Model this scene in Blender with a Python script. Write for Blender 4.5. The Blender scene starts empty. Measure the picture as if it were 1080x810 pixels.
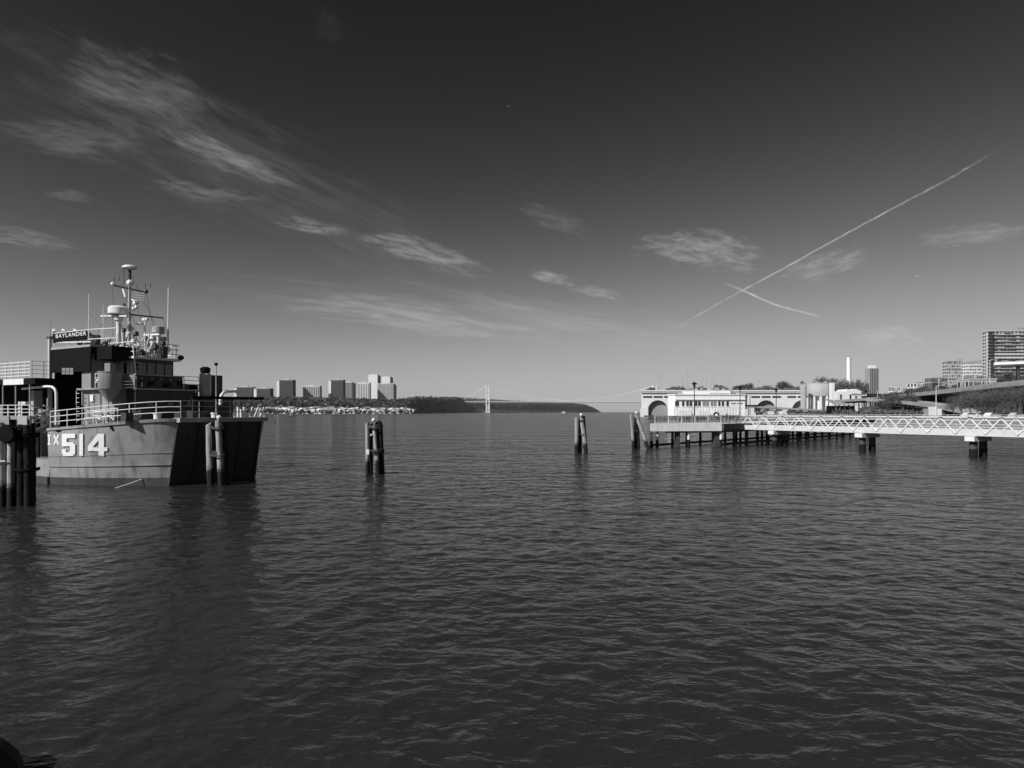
import bpy, math, random
import numpy as np
from mathutils import Vector
from math import sin, cos, pi, radians
SC = bpy.context.scene
COL = SC.collection
# ------------------------------------------------------------------ camera
FPX, CXP, HOR, CAMZ = 705.0, 540.0, 434.5, 5.0      # photograph: focal length in px, centre column, horizon row; eye height
cam = bpy.data.cameras.new('camera'); cam.lens = 36 * FPX / 1080; cam.sensor_width = 36
cam.shift_y = (HOR - 405) / 1080; cam.clip_start = 0.1; cam.clip_end = 300000
camo = bpy.data.objects.new('camera', cam); COL.objects.link(camo)
camo.location = (0, 0, CAMZ); camo.rotation_euler = (pi / 2, 0, 0); SC.camera = camo
# ------------------------------------------------------------------ sky and sun (black-and-white film behind a red filter)
SUN_AZ, SUN_EL = math.atan2(-.76, -.65), radians(38)  # azimuth clockwise from +Y
W = bpy.data.worlds.new('World'); SC.world = W; W.use_nodes = True
nt = W.node_tree; nt.nodes.clear()
sky = nt.nodes.new('ShaderNodeTexSky'); sky.sky_type = 'NISHITA'; sky.sun_disc = False
sky.sun_elevation = SUN_EL; sky.sun_rotation = SUN_AZ; sky.air_density = 1.0; sky.dust_density = .6; sky.ozone_density = 1.0
sep = nt.nodes.new('ShaderNodeSeparateColor'); nt.links.new(sky.outputs[0], sep.inputs[0])
def wmath(op, x, y):      # film curve behind the filter: steep toe, soft shoulder, the same for the whole sky
    n = nt.nodes.new('ShaderNodeMath'); n.operation = op
    for i, q in enumerate((x, y)):
        if isinstance(q, (int, float)): n.inputs[i].default_value = q
        else: nt.links.new(q, n.inputs[i])
    return n.outputs[0]
e_ = wmath('POWER', wmath('MULTIPLY', sep.outputs[0], 1 / 2.65), 2.8)
film = wmath('DIVIDE', wmath('MULTIPLY', e_, 1.85), wmath('ADD', wmath('MULTIPLY', e_, .33), 1.0))
bg = nt.nodes.new('ShaderNodeBackground'); bg.inputs[1].default_value = .1
nt.links.new(film, bg.inputs[0])
wo = nt.nodes.new('ShaderNodeOutputWorld'); nt.links.new(bg.outputs[0], wo.inputs[0])
sl = bpy.data.lights.new('sun', 'SUN'); sl.energy = 5.0; sl.angle = radians(.53); sl.color = (1, 1, 1)
so = bpy.data.objects.new('sun', sl); COL.objects.link(so); so.location = (-60, -30, 80)
SD = Vector((sin(SUN_AZ) * cos(SUN_EL), cos(SUN_AZ) * cos(SUN_EL), sin(SUN_EL)))
so.rotation_euler = SD.to_track_quat('Z', 'Y').to_euler()
SC.view_settings.view_transform = 'Standard'; SC.view_settings.look = 'None'
SC.view_settings.exposure = 0; SC.view_settings.gamma = 1
SC.cycles.max_bounces = 6; SC.cycles.transparent_max_bounces = 24; SC.cycles.use_denoising = True
SC.cycles.caustics_reflective = False; SC.cycles.caustics_refractive = False
# ------------------------------------------------------------------ helpers
def px(x, y, D): return Vector(((x - CXP) / FPX * D, D, CAMZ - (y - HOR) / FPX * D))
def gx(x, D): return (x - CXP) / FPX * D
def zy(y, D): return CAMZ - (y - HOR) / FPX * D
def nth(k):
    w = ['leftmost', 'second from the left', 'third from the left', 'fourth from the left', 'fifth from the left', 'sixth from the left', 'seventh from the left', 'eighth from the left', 'ninth from the left', 'tenth from the left']
    return w[k] if k < 10 else '%d%s from the left' % (k + 1, 'th' if 10 <= k % 100 <= 12 else {1: 'st', 2: 'nd', 3: 'rd'}.get((k + 1) % 10, 'th'))
MATS = {}
def mat(name, v, rough=.7, var=.25, scale=3.0, metal=0.0, stretch=(1, 1, 1), bump=0.0, spec=.4, streak=0.0):
    if name in MATS: return MATS[name]
    m = bpy.data.materials.new(name); m.use_nodes = True; t = m.node_tree; b = t.nodes['Principled BSDF']
    b.inputs['Roughness'].default_value = rough; b.inputs['Metallic'].default_value = metal
    b.inputs['Specular IOR Level'].default_value = spec
    tc = t.nodes.new('ShaderNodeTexCoord'); mp = t.nodes.new('ShaderNodeMapping'); mp.inputs['Scale'].default_value = stretch
    t.links.new(tc.outputs['Object'], mp.inputs[0])
    n = t.nodes.new('ShaderNodeTexNoise'); n.inputs['Scale'].default_value = scale; n.inputs['Detail'].default_value = 6; n.inputs['Roughness'].default_value = .65
    t.links.new(mp.outputs[0], n.inputs['Vector'])
    r = t.nodes.new('ShaderNodeMapRange'); r.inputs[1].default_value = .25; r.inputs[2].default_value = .75
    r.inputs[3].default_value = v * (1 - var); r.inputs[4].default_value = min(.95, v * (1 + var))
    t.links.new(n.outputs[0], r.inputs[0]); out = r.outputs[0]
    if streak:
        mp2 = t.nodes.new('ShaderNodeMapping'); mp2.inputs['Scale'].default_value = (1.6, 1.6, .16)
        t.links.new(tc.outputs['Object'], mp2.inputs[0])
        n2 = t.nodes.new('ShaderNodeTexNoise'); n2.inputs['Scale'].default_value = 1.4; n2.inputs['Detail'].default_value = 5
        t.links.new(mp2.outputs[0], n2.inputs['Vector'])
        r2 = t.nodes.new('ShaderNodeMapRange'); r2.inputs[1].default_value = .5; r2.inputs[2].default_value = .72; r2.inputs[3].default_value = 1; r2.inputs[4].default_value = 1 - streak
        t.links.new(n2.outputs[0], r2.inputs[0])
        mu = t.nodes.new('ShaderNodeMath'); mu.operation = 'MULTIPLY'; t.links.new(out, mu.inputs[0]); t.links.new(r2.outputs[0], mu.inputs[1]); out = mu.outputs[0]
    t.links.new(out, b.inputs['Base Color'])
    if bump:
        bn = t.nodes.new('ShaderNodeBump'); bn.inputs['Strength'].default_value = bump; bn.inputs['Distance'].default_value = .05
        t.links.new(n.outputs[0], bn.inputs['Height']); t.links.new(bn.outputs[0], b.inputs['Normal'])
    MATS[name] = m; return m
class MB:
    def __init__(s): s.v = []; s.f = []
    def add(s, vs, fs):
        o = len(s.v); s.v += [tuple(p) for p in vs]; s.f += [tuple(i + o for i in q) for q in fs]; return s
    def box(s, x0, x1, y0, y1, z0, z1):
        return s.add([(x0, y0, z0), (x1, y0, z0), (x1, y1, z0), (x0, y1, z0), (x0, y0, z1), (x1, y0, z1), (x1, y1, z1), (x0, y1, z1)],
                     [(0, 3, 2, 1), (4, 5, 6, 7), (0, 1, 5, 4), (1, 2, 6, 5), (2, 3, 7, 6), (3, 0, 4, 7)])
    def obox(s, c, a, hl, hw, z0, z1):          # box turned in plan: centre c (x,y), direction a, half length, half width
        c = Vector((c[0], c[1])); a = Vector((a[0], a[1])).normalized(); n = Vector((-a.y, a.x))
        p = [c - a * hl - n * hw, c + a * hl - n * hw, c + a * hl + n * hw, c - a * hl + n * hw]
        return s.prism(p, z0, z1)
    def prism(s, poly, z0, z1):
        n = len(poly); vs = [(p[0], p[1], z0) for p in poly] + [(p[0], p[1], z1) for p in poly]
        return s.add(vs, [tuple(range(n - 1, -1, -1)), tuple(range(n, 2 * n))] + [(i, (i + 1) % n, n + (i + 1) % n, n + i) for i in range(n)])
    def tube(s, p0, p1, r0, r1=None, n=8):
        r1 = r0 if r1 is None else r1
        return s.path([p0, p1], [r0, r1], n)
    def path(s, pts, r, n=8):
        pts = [Vector(p) for p in pts]; rs = r if isinstance(r, (list, tuple)) else [r] * len(pts); vs = []; up = None
        for i, p in enumerate(pts):
            d = (pts[min(i + 1, len(pts) - 1)] - pts[max(i - 1, 0)]).normalized()
            if up is None: up = Vector((0, 0, 1)) if abs(d.z) < .9 else Vector((1, 0, 0))
            a = d.cross(up).normalized(); b = a.cross(d); up = b
            vs += [p + a * (rs[i] * cos(2 * pi * k / n)) + b * (rs[i] * sin(2 * pi * k / n)) for k in range(n)]
        fs = [(i * n + k, i * n + (k + 1) % n, (i + 1) * n + (k + 1) % n, (i + 1) * n + k) for i in range(len(pts) - 1) for k in range(n)]
        L = (len(pts) - 1) * n
        return s.add(vs, fs + [tuple(range(n - 1, -1, -1)), tuple(range(L, L + n))])
    def bar(s, p0, p1, w, h=None):
        h = w if h is None else h; p0 = Vector(p0); p1 = Vector(p1); d = (p1 - p0).normalized()
        up = Vector((0, 0, 1)) if abs(d.z) < .98 else Vector((1, 0, 0)); a = d.cross(up).normalized() * w / 2; b = a.cross(d).normalized() * h / 2
        vs = [p + q for p in (p0, p1) for q in (-a - b, a - b, a + b, -a + b)]
        return s.add(vs, [(3, 2, 1, 0), (4, 5, 6, 7), (0, 1, 5, 4), (1, 2, 6, 5), (2, 3, 7, 6), (3, 0, 4, 7)])
    def lathe(s, c, prof, n=16):
        vs = [(c[0] + r * cos(2 * pi * k / n), c[1] + r * sin(2 * pi * k / n), c[2] + z) for r, z in prof for k in range(n)]
        fs = [(i * n + k, i * n + (k + 1) % n, (i + 1) * n + (k + 1) % n, (i + 1) * n + k) for i in range(len(prof) - 1) for k in range(n)]
        L = (len(prof) - 1) * n
        return s.add(vs, fs + [tuple(range(n - 1, -1, -1)), tuple(range(L, L + n))])
    def ball(s, c, r, n=10, sz=1.0):
        return s.lathe(c, [(max(1e-3, r * sin(pi * i / 6)), -r * sz * cos(pi * i / 6)) for i in range(7)], n)
    def build(s, name, m, parent=None, smooth=False, org=None):
        me = bpy.data.meshes.new(name); o3 = org if org is not None else (ORG.get(parent.name, None) if parent else None)
        vs = s.v if o3 is None else [(p[0] - o3[0], p[1] - o3[1], p[2] - o3[2]) for p in s.v]
        me.from_pydata(vs, [], s.f); me.update()
        if smooth:
            me.polygons.foreach_set('use_smooth', [True] * len(me.polygons))
            try: me.set_sharp_from_angle(angle=radians(40))
            except Exception: pass
        me.materials.append(m); o = bpy.data.objects.new(name, me); COL.objects.link(o)
        if parent:
            o.parent = parent
            if parent.name in ORG: ORG[o.name] = ORG[parent.name]
        elif org is not None: o.location = org
        return o
ORG = {}
def tag(o, label=None, cat=None, group=None, kind=None):
    for k, v in (('label', label), ('category', cat), ('group', group), ('kind', kind)):
        if v: o[k] = v
    return o
def thing(name, loc, label, cat, group=None, rz=0.0, local=False):
    o = bpy.data.objects.new(name, None); COL.objects.link(o); o.location = loc; o.rotation_euler = (0, 0, rz); o.empty_display_size = .3
    if not local: ORG[o.name] = tuple(loc)       # parts are then given in world coordinates
    return tag(o, label, cat, group)
def dup(root, loc, rz=None, scale=None, label=None, group=None):
    r = root.copy(); COL.objects.link(r); r.location = loc
    if rz is not None: r.rotation_euler = (0, 0, rz)
    if scale is not None: r.scale = scale
    if label: r['label'] = label
    if group: r['group'] = group
    for ch in [c for c in COL.objects if c.parent == root]:
        c = ch.copy(); COL.objects.link(c); c.parent = r
        for g in [q for q in COL.objects if q.parent == ch]:
            d = g.copy(); COL.objects.link(d); d.parent = c
    return r
# ------------------------------------------------------------------ materials
hull_m = mat('hull_grey_paint', .28, .5, .3, .7, streak=.5, bump=.9)
boot_m = mat('boot_paint', .06, .6, .3, 1.5, streak=.3)
shaded_grey_m = mat('shaded_ship_grey', .035, .6, .2, 1.2, streak=.4)  # ship's grey with the shade of its forward faces put into the colour
house_m = mat('house_grey_paint', .24, .55, .15, 1.1, streak=.25)
black_m = mat('matt_black_paint_and_shade', .008, .9, .3, 2, spec=.1)  # real black paint, and the shade painted into the ship's open voids
dark_m = mat('dark_steel', .045, .55, .35, 3)
white_m = mat('white_paint', .72, .5, .12, 2, streak=.15)
rail_m = mat('white_rail_paint', .68, .5, .12, 3)
grey_m = mat('mid_grey_paint', .33, .6, .2, 2)
deck_m = mat('deck_paint', .16, .8, .25, 2)
glass_m = mat('window_glass', .03, .08, .1, 1, spec=.6)
paleglass_m = mat('pale_window_glass', .2, .25, .1, 1, spec=.6)
blk_letter = mat('black_lettering', .015, .6, .2, 3)
wht_letter = mat('white_lettering', .8, .5, .06, 3, streak=.08)
wood_m = mat('weathered_pile_timber', .30, .9, .6, 5, stretch=(1, 1, .12), bump=.9)
def tide_stain(m, z0):       # tarred and weed-grown below the high-water line
    t = m.node_tree; b = t.nodes['Principled BSDF']; src = b.inputs['Base Color'].links[0].from_socket
    tc = t.nodes.new('ShaderNodeTexCoord'); sx = t.nodes.new('ShaderNodeSeparateXYZ'); t.links.new(tc.outputs['Object'], sx.inputs[0])
    n = t.nodes.new('ShaderNodeTexNoise'); n.inputs['Scale'].default_value = 7; n.inputs['Detail'].default_value = 5; t.links.new(tc.outputs['Object'], n.inputs['Vector'])
    a = t.nodes.new('ShaderNodeMath'); a.operation = 'MULTIPLY_ADD'; a.inputs[1].default_value = .9; t.links.new(n.outputs[0], a.inputs[0]); t.links.new(sx.outputs[2], a.inputs[2])
    r = t.nodes.new('ShaderNodeMapRange'); r.inputs[1].default_value = z0 + .35; r.inputs[2].default_value = z0 + .75; r.inputs[3].default_value = .035; r.inputs[4].default_value = 1; t.links.new(a.outputs[0], r.inputs[0])
    mu = t.nodes.new('ShaderNodeMath'); mu.operation = 'MULTIPLY'; t.links.new(src, mu.inputs[0]); t.links.new(r.outputs[0], mu.inputs[1]); t.links.new(mu.outputs[0], b.inputs['Base Color'])
tide_stain(wood_m, 1.05)
wet_m = mat('wet_tarred_pile_timber', .011, .6, .4, 6, stretch=(1, 1, .3), bump=.6, spec=.15)
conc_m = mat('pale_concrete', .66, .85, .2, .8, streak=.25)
concd_m = mat('wet_and_shaded_concrete', .07, .8, .4, 1.2, streak=.4)
galv_m = mat('galvanised_steel', .55, .5, .15, 2)
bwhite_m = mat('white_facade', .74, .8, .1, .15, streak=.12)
bgrey_m = mat('grey_facade', .3, .85, .12, .1)
bpale_m = mat('pale_facade', .46, .85, .12, .1)
bdark_m = mat('dark_facade_and_shade', .045, .85, .2, .1)  # on the far towers the shade of the faces is in this colour
road_m = mat('road_concrete', .34, .85, .25, .3, streak=.3)
asph_m = mat('asphalt', .06, .9, .25, .5)
foli_m = mat('bare_twigs', .095, .9, .4, .4)
bark_m = mat('bark', .09, .9, .4, 3, stretch=(1, 1, .2))
wood2_m = mat('hillside_woods', .05, .95, .5, .02)
soil_m = mat('hillside_soil', .06, .95, .4, .01)
grass_m = mat('park_lawn', .09, .95, .3, .2)
stone_m = mat('riprap_stone', .2, .9, .5, .6, bump=.6)
# ------------------------------------------------------------------ water: one sheet, fine near the quay, out to the horizon
def build_water():
    ang = np.concatenate([np.linspace(-52, 52, 720), np.linspace(56, 304, 60)]); ang = np.radians(ang)
    rad = np.concatenate([[.05], np.geomspace(3.0, 420, 1080), np.geomspace(470, 39000, 46)])
    R, A = np.meshgrid(rad, ang, indexing='ij'); X = R * np.sin(A); Y = R * np.cos(A); Z = np.zeros_like(X)
    rng = np.random.default_rng(7); spc = R * .0046
    for i in range(100):
        lam = .24 * (1.5 / .24) ** rng.random() if i < 88 else rng.uniform(1.8, 4.5); k = 2 * pi / lam
        th = radians(115) + rng.normal(0, .95 if i < 88 else .5)
        slope = .0105 if i < 88 else .008
        amp = slope / k; ph = rng.random() * 2 * pi
        fade = np.clip((lam / spc - 2.0) / 1.5, 0, 1)
        arg = k * (X * sin(th) + Y * cos(th)) + ph + .8 * np.sin(X * .11 * (1 + rng.random()) + Y * .07 + ph * 3)
        Z += amp * fade * (np.sin(arg) + .25 * np.sin(2 * arg + .6))
    patch = .75 + .35 * np.sin(X * .06 + Y * .035 + 1) * np.sin(Y * .05 - X * .02)
    Z *= patch * np.clip(.5 + (R - 8) / 40, .5, 1); Z *= np.clip((420 - R) / 200, 0, 1); Z[0] = 0
    n, m = R.shape; vs = np.stack([X, Y, Z], -1).reshape(-1, 3)
    i, j = np.meshgrid(np.arange(n - 1), np.arange(m), indexing='ij'); j2 = (j + 1) % m
    f = np.stack([i * m + j, i * m + j2, (i + 1) * m + j2, (i + 1) * m + j], -1).reshape(-1, 4)
    me = bpy.data.meshes.new('water'); me.vertices.add(len(vs)); me.vertices.foreach_set('co', vs.ravel())
    me.loops.add(f.size); me.loops.foreach_set('vertex_index', f[:, ::-1].ravel().astype(np.int32))
    me.polygons.add(len(f)); me.polygons.foreach_set('loop_start', (np.arange(len(f)) * 4).astype(np.int32))
    me.update(calc_edges=True); me.polygons.foreach_set('use_smooth', [True] * len(f)); me.validate()
    o = bpy.data.objects.new('water', me); COL.objects.link(o); o['kind'] = 'structure'; o['label'] = 'wide dark grey rippled river'
    m = bpy.data.materials.new('river_water'); m.use_nodes = True; t = m.node_tree; b = t.nodes['Principled BSDF']
    b.inputs['Base Color'].default_value = (.021, .021, .021, 1); b.inputs['Roughness'].default_value = .15; b.inputs['IOR'].default_value = 1.33
    tc = t.nodes.new('ShaderNodeTexCoord'); mp = t.nodes.new('ShaderNodeMapping'); mp.inputs['Rotation'].default_value = (0, 0, radians(20)); mp.inputs['Scale'].default_value = (.8, 1.25, 1)
    t.links.new(tc.outputs['Object'], mp.inputs[0])
    n1 = t.nodes.new('ShaderNodeTexNoise'); n1.inputs['Scale'].default_value = 1.6; n1.inputs['Detail'].default_value = 4; n1.inputs['Distortion'].default_value = .4
    n2 = t.nodes.new('ShaderNodeTexNoise'); n2.inputs['Scale'].default_value = .09; n2.inputs['Detail'].default_value = 5; n2.inputs['Distortion'].default_value = .3
    t.links.new(mp.outputs[0], n1.inputs['Vector']); t.links.new(mp.outputs[0], n2.inputs['Vector'])
    n3 = t.nodes.new('ShaderNodeTexNoise'); n3.inputs['Scale'].default_value = .55; n3.inputs['Detail'].default_value = 3; n3.inputs['Distortion'].default_value = .5; t.links.new(mp.outputs[0], n3.inputs['Vector'])
    b3 = t.nodes.new('ShaderNodeBump'); b3.inputs['Strength'].default_value = 1; b3.inputs['Distance'].default_value = 1.5
    b1 = t.nodes.new('ShaderNodeBump'); b1.inputs['Strength'].default_value = .7; b1.inputs['Distance'].default_value = .13
    b2 = t.nodes.new('ShaderNodeBump'); b2.inputs['Strength'].default_value = 1; b2.inputs['Distance'].default_value = 6.5
    sxyz = t.nodes.new('ShaderNodeSeparateXYZ'); t.links.new(tc.outputs['Object'], sxyz.inputs[0])
    for bb, y0, y1, lo_, hi_ in ((b3, 18, 90, .05, .8), (b2, 30, 220, .05, .8)):     # calmer in the lee of the quay
        mr = t.nodes.new('ShaderNodeMapRange'); mr.inputs[1].default_value = y0; mr.inputs[2].default_value = y1; mr.inputs[3].default_value = lo_; mr.inputs[4].default_value = hi_; t.links.new(sxyz.outputs[1], mr.inputs[0]); t.links.new(mr.outputs[0], bb.inputs['Strength'])
    t.links.new(n2.outputs[0], b2.inputs['Height']); t.links.new(n1.outputs[0], b1.inputs['Height']); t.links.new(b2.outputs[0], b3.inputs['Normal']); t.links.new(n3.outputs[0], b3.inputs['Height']); t.links.new(b3.outputs[0], b1.inputs['Normal'])
    t.links.new(b1.outputs[0], b.inputs['Normal']); me.materials.append(m)
build_water()
# ------------------------------------------------------------------ near ground: quay under the camera, east bank
o = MB().box(-60, 74, -30, .9, -3, 3.35).build('quay', conc_m); tag(o, kind='structure')
bank = [(74, -30), (75, 45), (121, 140), (90, 170), (112, 270), (150, 400), (205, 520), (300, 700), (420, 1000), (700, 1600), (1100, 3000), (1300, 4300), (2600, 4600), (2600, -30)]
o = MB().prism(bank[::-1] if False else bank, -3, 3.3).build('east_bank', mat('bank_stone', .2, .9, .35, .3, streak=.3)); tag(o, kind='structure', label='paved river bank with low sea wall')
# ------------------------------------------------------------------ far woods and hills
def shoreD(x): return float(np.interp(x, [-400, 150, 300, 430, 470, 492, 515, 560, 632, 640], [1250, 1450, 1650, 2100, 3100, 4350, 4560, 5200, 7200, 7400]))
def ridgeY(x): return float(np.interp(x, [-400, 0, 220, 300, 345, 420, 440, 480, 500, 540, 560, 600, 615, 624, 630, 634], [417, 418, 419, 418.5, 419.5, 421, 418.2, 418.4, 420, 422.2, 423.2, 424.6, 426, 429, 432, 434.3]))
def build_hill():
    xs = list(range(-400, 600, 10)) + list(range(600, 636, 2)); prof = [(0, -2, 0), (4, 1.5, 0), (90, 6, 0), (130, 0, .12), (190, 0, .62), (260, 0, .93), (400, 0, 1), (1200, 0, .95), (1700, -5, 0)]
    vs = []; rng = random.Random(3)
    for x in xs:
        D = shoreD(x); k = min(1, max(.12, (636 - x) / 50)); top = zy(ridgeY(x), D + 300 * k) - 9
        top = max(top, .5)
        for d, z, q in prof:
            DD = D + d * k; zz = z if q == 0 else max(min(6, top), top * q + rng.uniform(-3, 3) * (q < 1))
            vs.append((gx(x, DD), DD, zz))
    n = len(prof); fs = [(i * n + j, (i + 1) * n + j, (i + 1) * n + j + 1, i * n + j + 1) for i in range(len(xs) - 1) for j in range(n - 1)]
    o = MB().add(vs, fs).build('far_hills', soil_m); tag(o, kind='structure', label='long low wooded cliff ridge across the river')
    return xs
build_hill()
def blob_cloud(name, items, m, seed, detail=1):
    """many small ragged foliage clumps as one mesh; items = (x,y,z,r,h)"""
    rng = np.random.default_rng(seed); V = []; Fc = []; o = 0
    for (x, y, z, r, h) in items:
        k = 9; 
        for q in range(k):       # ragged leaf-clump facets through the crown volume
            d = rng.normal(size=3); d /= np.linalg.norm(d); rr = rng.uniform(.25, 1)
            c = np.array([x + d[0] * r * rr, y + d[1] * r * rr, z + h * .55 + d[2] * h * .45 * rr])
            e = rng.normal(size=(3, 3)) * np.array([r, r, h * .5]) * .42
            p = [c + e[0], c + e[1], c + e[2], c - (e[0] + e[1]) * .5]
            V += [tuple(t) for t in p]; Fc += [(o, o + 1, o + 2), (o, o + 3, o + 1), (o + 1, o + 3, o + 2), (o, o + 2, o + 3)]; o += 4
    mb = MB(); mb.v = V; mb.f = Fc
    return mb.build(name, m)
def far_woods():
    rng = random.Random(11); it = []
    while len(it) < 7000:
        x = rng.uniform(150, 634); k = min(1, max(.12, (636 - x) / 50)); t = rng.random(); D0 = shoreD(x)
        if rng.random() > .3 + .7 * D0 / 4500: continue
        d = (95 + t * 330) if rng.random() > .1 else rng.uniform(8, 95); D = D0 + d * k; top = max(zy(ridgeY(x), D0 + 300 * k) - 9, .5)
        q = float(np.interp(d, [0, 130, 190, 260, 400], [.03, .12, .62, .93, 1])); z = max(2, top * q)
        h = rng.uniform(7, 13) * min(1, .45 + top / 60); it.append((gx(x, D), D, z - 1, h * .55, h))
    o = blob_cloud('far_woods', it[::2] + it[1::6], wood2_m, 5); tag(o, 'dark bare woods covering the far river ridge', 'woods', kind='stuff')
    o = blob_cloud('pale_far_woods', it[3::6] + it[5::6], mat('pale_hillside_twigs', .12, .95, .5, .02), 6); tag(o, 'paler bare thickets scattered through the far ridge woods', 'woods', kind='stuff')
far_woods()
# ------------------------------------------------------------------ suspension bridge
def bridge():
    Y = 4400.0; xl, xr = gx(514.5, Y), gx(690, Y); t = thing('suspension_bridge', (xl, Y, 0), 'long pale suspension bridge with steel towers crossing the far river', 'bridge')
    def tower(X):
        m = MB()
        for yy in (-17, 17):
            for xx in (-9, 9): m.box(X + xx - 3.5, X + xx + 3.5, Y + yy - 4, Y + yy + 4, 0, 181)
            for z in (20, 48, 82, 112, 142, 168): m.box(X - 9, X + 9, Y + yy - 3, Y + yy + 3, z, z + 5)
            for z0, z1 in ((25, 48), (87, 112), (117, 142)):
                m.bar((X - 8, Y + yy, z0), (X + 8, Y + yy, z1), 2.5); m.bar((X + 8, Y + yy, z0), (X - 8, Y + yy, z1), 2.5)
        for z in (30, 85, 140, 166): m.box(X - 8, X + 8, Y - 16, Y + 16, z, z + 12)
        o = m.build('tower', white_m, t); MB().box(X - 15, X + 15, Y - 24, Y + 24, -3, 9).build('pier_base', conc_m, o)
        MB().box(X - 13, X + 13, Y - 21, Y + 21, 181, 185).build('saddle', galv_m, o)
    tower(xl); tower(xr)
    MB().box(xl - 420, xr + 420, Y - 16, Y + 16, 64, 67).build('lower_deck', grey_m, t); MB().box(xl - 420, xr + 420, Y - 17, Y + 17, 73, 76).build('upper_deck', white_m, t)
    m = MB(); X = xl - 420; k = 0
    while X < xr + 400:
        for yy in (-16.5, 16.5): m.bar((X, Y + yy, 66 if k % 2 else 73), (X + 14, Y + yy, 73 if k % 2 else 66), .9)
        X += 14; k += 1
    o = m.build('stiffening_truss', grey_m, t); o['kind'] = 'stuff'
    def cz(X):
        if X < xl: return 76 + (182 - 76) * max(0, 1 - (xl - X) / 190) ** 1.15
        if X > xr: return 76 + (182 - 76) * max(0, 1 - (X - xr) / 190) ** 1.15
        q = (X - (xl + xr) / 2) / ((xr - xl) / 2); return 82 + 100 * q * q
    hs = MB()
    for yy in (-16, 16):
        pts = [(X, Y + yy, cz(X)) for X in np.linspace(xl - 190, xr + 190, 90)]
        MB().path(pts, 1.3, 6).build('main_cable', white_m, t)
        X = xl - 170
        while X < xr + 170:
            hs.bar((X, Y + yy, 75), (X, Y + yy, cz(X)), .45); X += 18.3
    o = hs.build('hanger_cables', white_m, t); o['kind'] = 'stuff'
    o = MB()
    X = xl - 400
    for k in range(10): o.box(xl - 400 + k * 24, xl - 392 + k * 24, Y - 12, Y + 12, 30, 64)
    o = o.build('approach_piers', conc_m, t); o['kind'] = 'stuff'
bridge()
# ------------------------------------------------------------------ far shore towers
def far_tower(x0, x1, ytop, D, label, wallm, side=None, depth=30, style='grid', yb=424, strip_m=None, rz=0.0, cap=True):
    X0, X1 = gx(x0, D), gx(x1, D); zt = zy(ytop, D); zb = max(3, zy(yb, D) - 12); w = X1 - X0
    t = thing('apartment_tower', ((X0 + X1) / 2, D + depth / 2, zb), label, 'building', 'towers on the far ridge', rz, local=True); h = zt - zb
    MB().box(-w / 2, w / 2, -depth / 2, depth / 2, 0, h).build('walls', wallm, t)
    sm = strip_m or (mat('blind_window_glass', .09, .3, .3, .3) if wallm is bdark_m else glass_m); nfl = max(5, int(h / 3.2)); m = MB()
    if style == 'vertical':
        nb = max(4, int(w / 6))
        for k in range(nb):
            a = -w / 2 + (k + .2) * w / nb; b = -w / 2 + (k + .62) * w / nb; m.box(a, b, -depth / 2 - .25, -depth / 2 + .3, 3, h - 3)
    elif style == 'bands':
        for k in range(1, nfl): m.box(-w / 2 + .8, w / 2 - .8, -depth / 2 - .25, -depth / 2 + .3, k * h / nfl, k * h / nfl + h / nfl * .42)
    elif style == 'grid':
        nb = max(3, int(w / 5))
        for k in range(1, nfl):
            for q in range(nb): m.box(-w / 2 + (q + .22) * w / nb, -w / 2 + (q + .78) * w / nb, -depth / 2 - .25, -depth / 2 + .3, k * h / nfl, k * h / nfl + h / nfl * .5)
    o = m.build('windows', sm, t); o['kind'] = 'stuff'
    m = MB()
    for k in range(1, nfl):
        for q in range(3): m.box(-w / 2 - .2, -w / 2 + .3, -depth / 2 + (q + .25) * depth / 3, -depth / 2 + (q + .7) * depth / 3, k * h / nfl, k * h / nfl + h / nfl * .45)
    o = m.build('side_windows', paleglass_m, t); o['kind'] = 'stuff'
    if cap: MB().box(-w * .22, w * .18, -depth * .3, depth * .25, h, h + 5).build('roof_plant', bpale_m, t)
    return t
FT = [  # x0, x1, ytop, D, label, wall, side wall, style
    (249.5, 266.5, 408.5, 2150, 'low dark slab tower, leftmost on the far ridge', bdark_m, 'bands'),
    (270.5, 285, 410, 2150, 'second low dark slab block from the left on the far ridge', bdark_m, 'bands'),
    (294.5, 309, 401, 2250, 'solitary dark square tower with pale roof edge on far ridge', bdark_m, 'grid'),
    (319.5, 337, 407.5, 2300, 'low wide block with pale vertical stripes on far ridge', bpale_m, 'vertical'),
    (349, 362, 401, 2350, 'tall dark tower left of the pale pair on far ridge', bdark_m, 'bands'),
    (364, 371.5, 403.5, 2450, 'narrow grey tower tucked behind the tall dark one', bgrey_m, 'grid'),
    (377, 389.5, 404, 2450, 'white tower with two dark window columns left of tallest tower', bwhite_m, 'vertical'),
    (388.5, 398.2, 395.5, 2600, 'tallest pale plain tower on the far ridge', bwhite_m, 'none'),
    (402.5, 411.5, 397.5, 2700, 'second tallest pale tower, rightmost on the far ridge', bwhite_m, 'none'),
    (398, 415, 405, 2500, 'broad pale gridded block standing before the rightmost tower', bpale_m, 'grid'),
]
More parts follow.
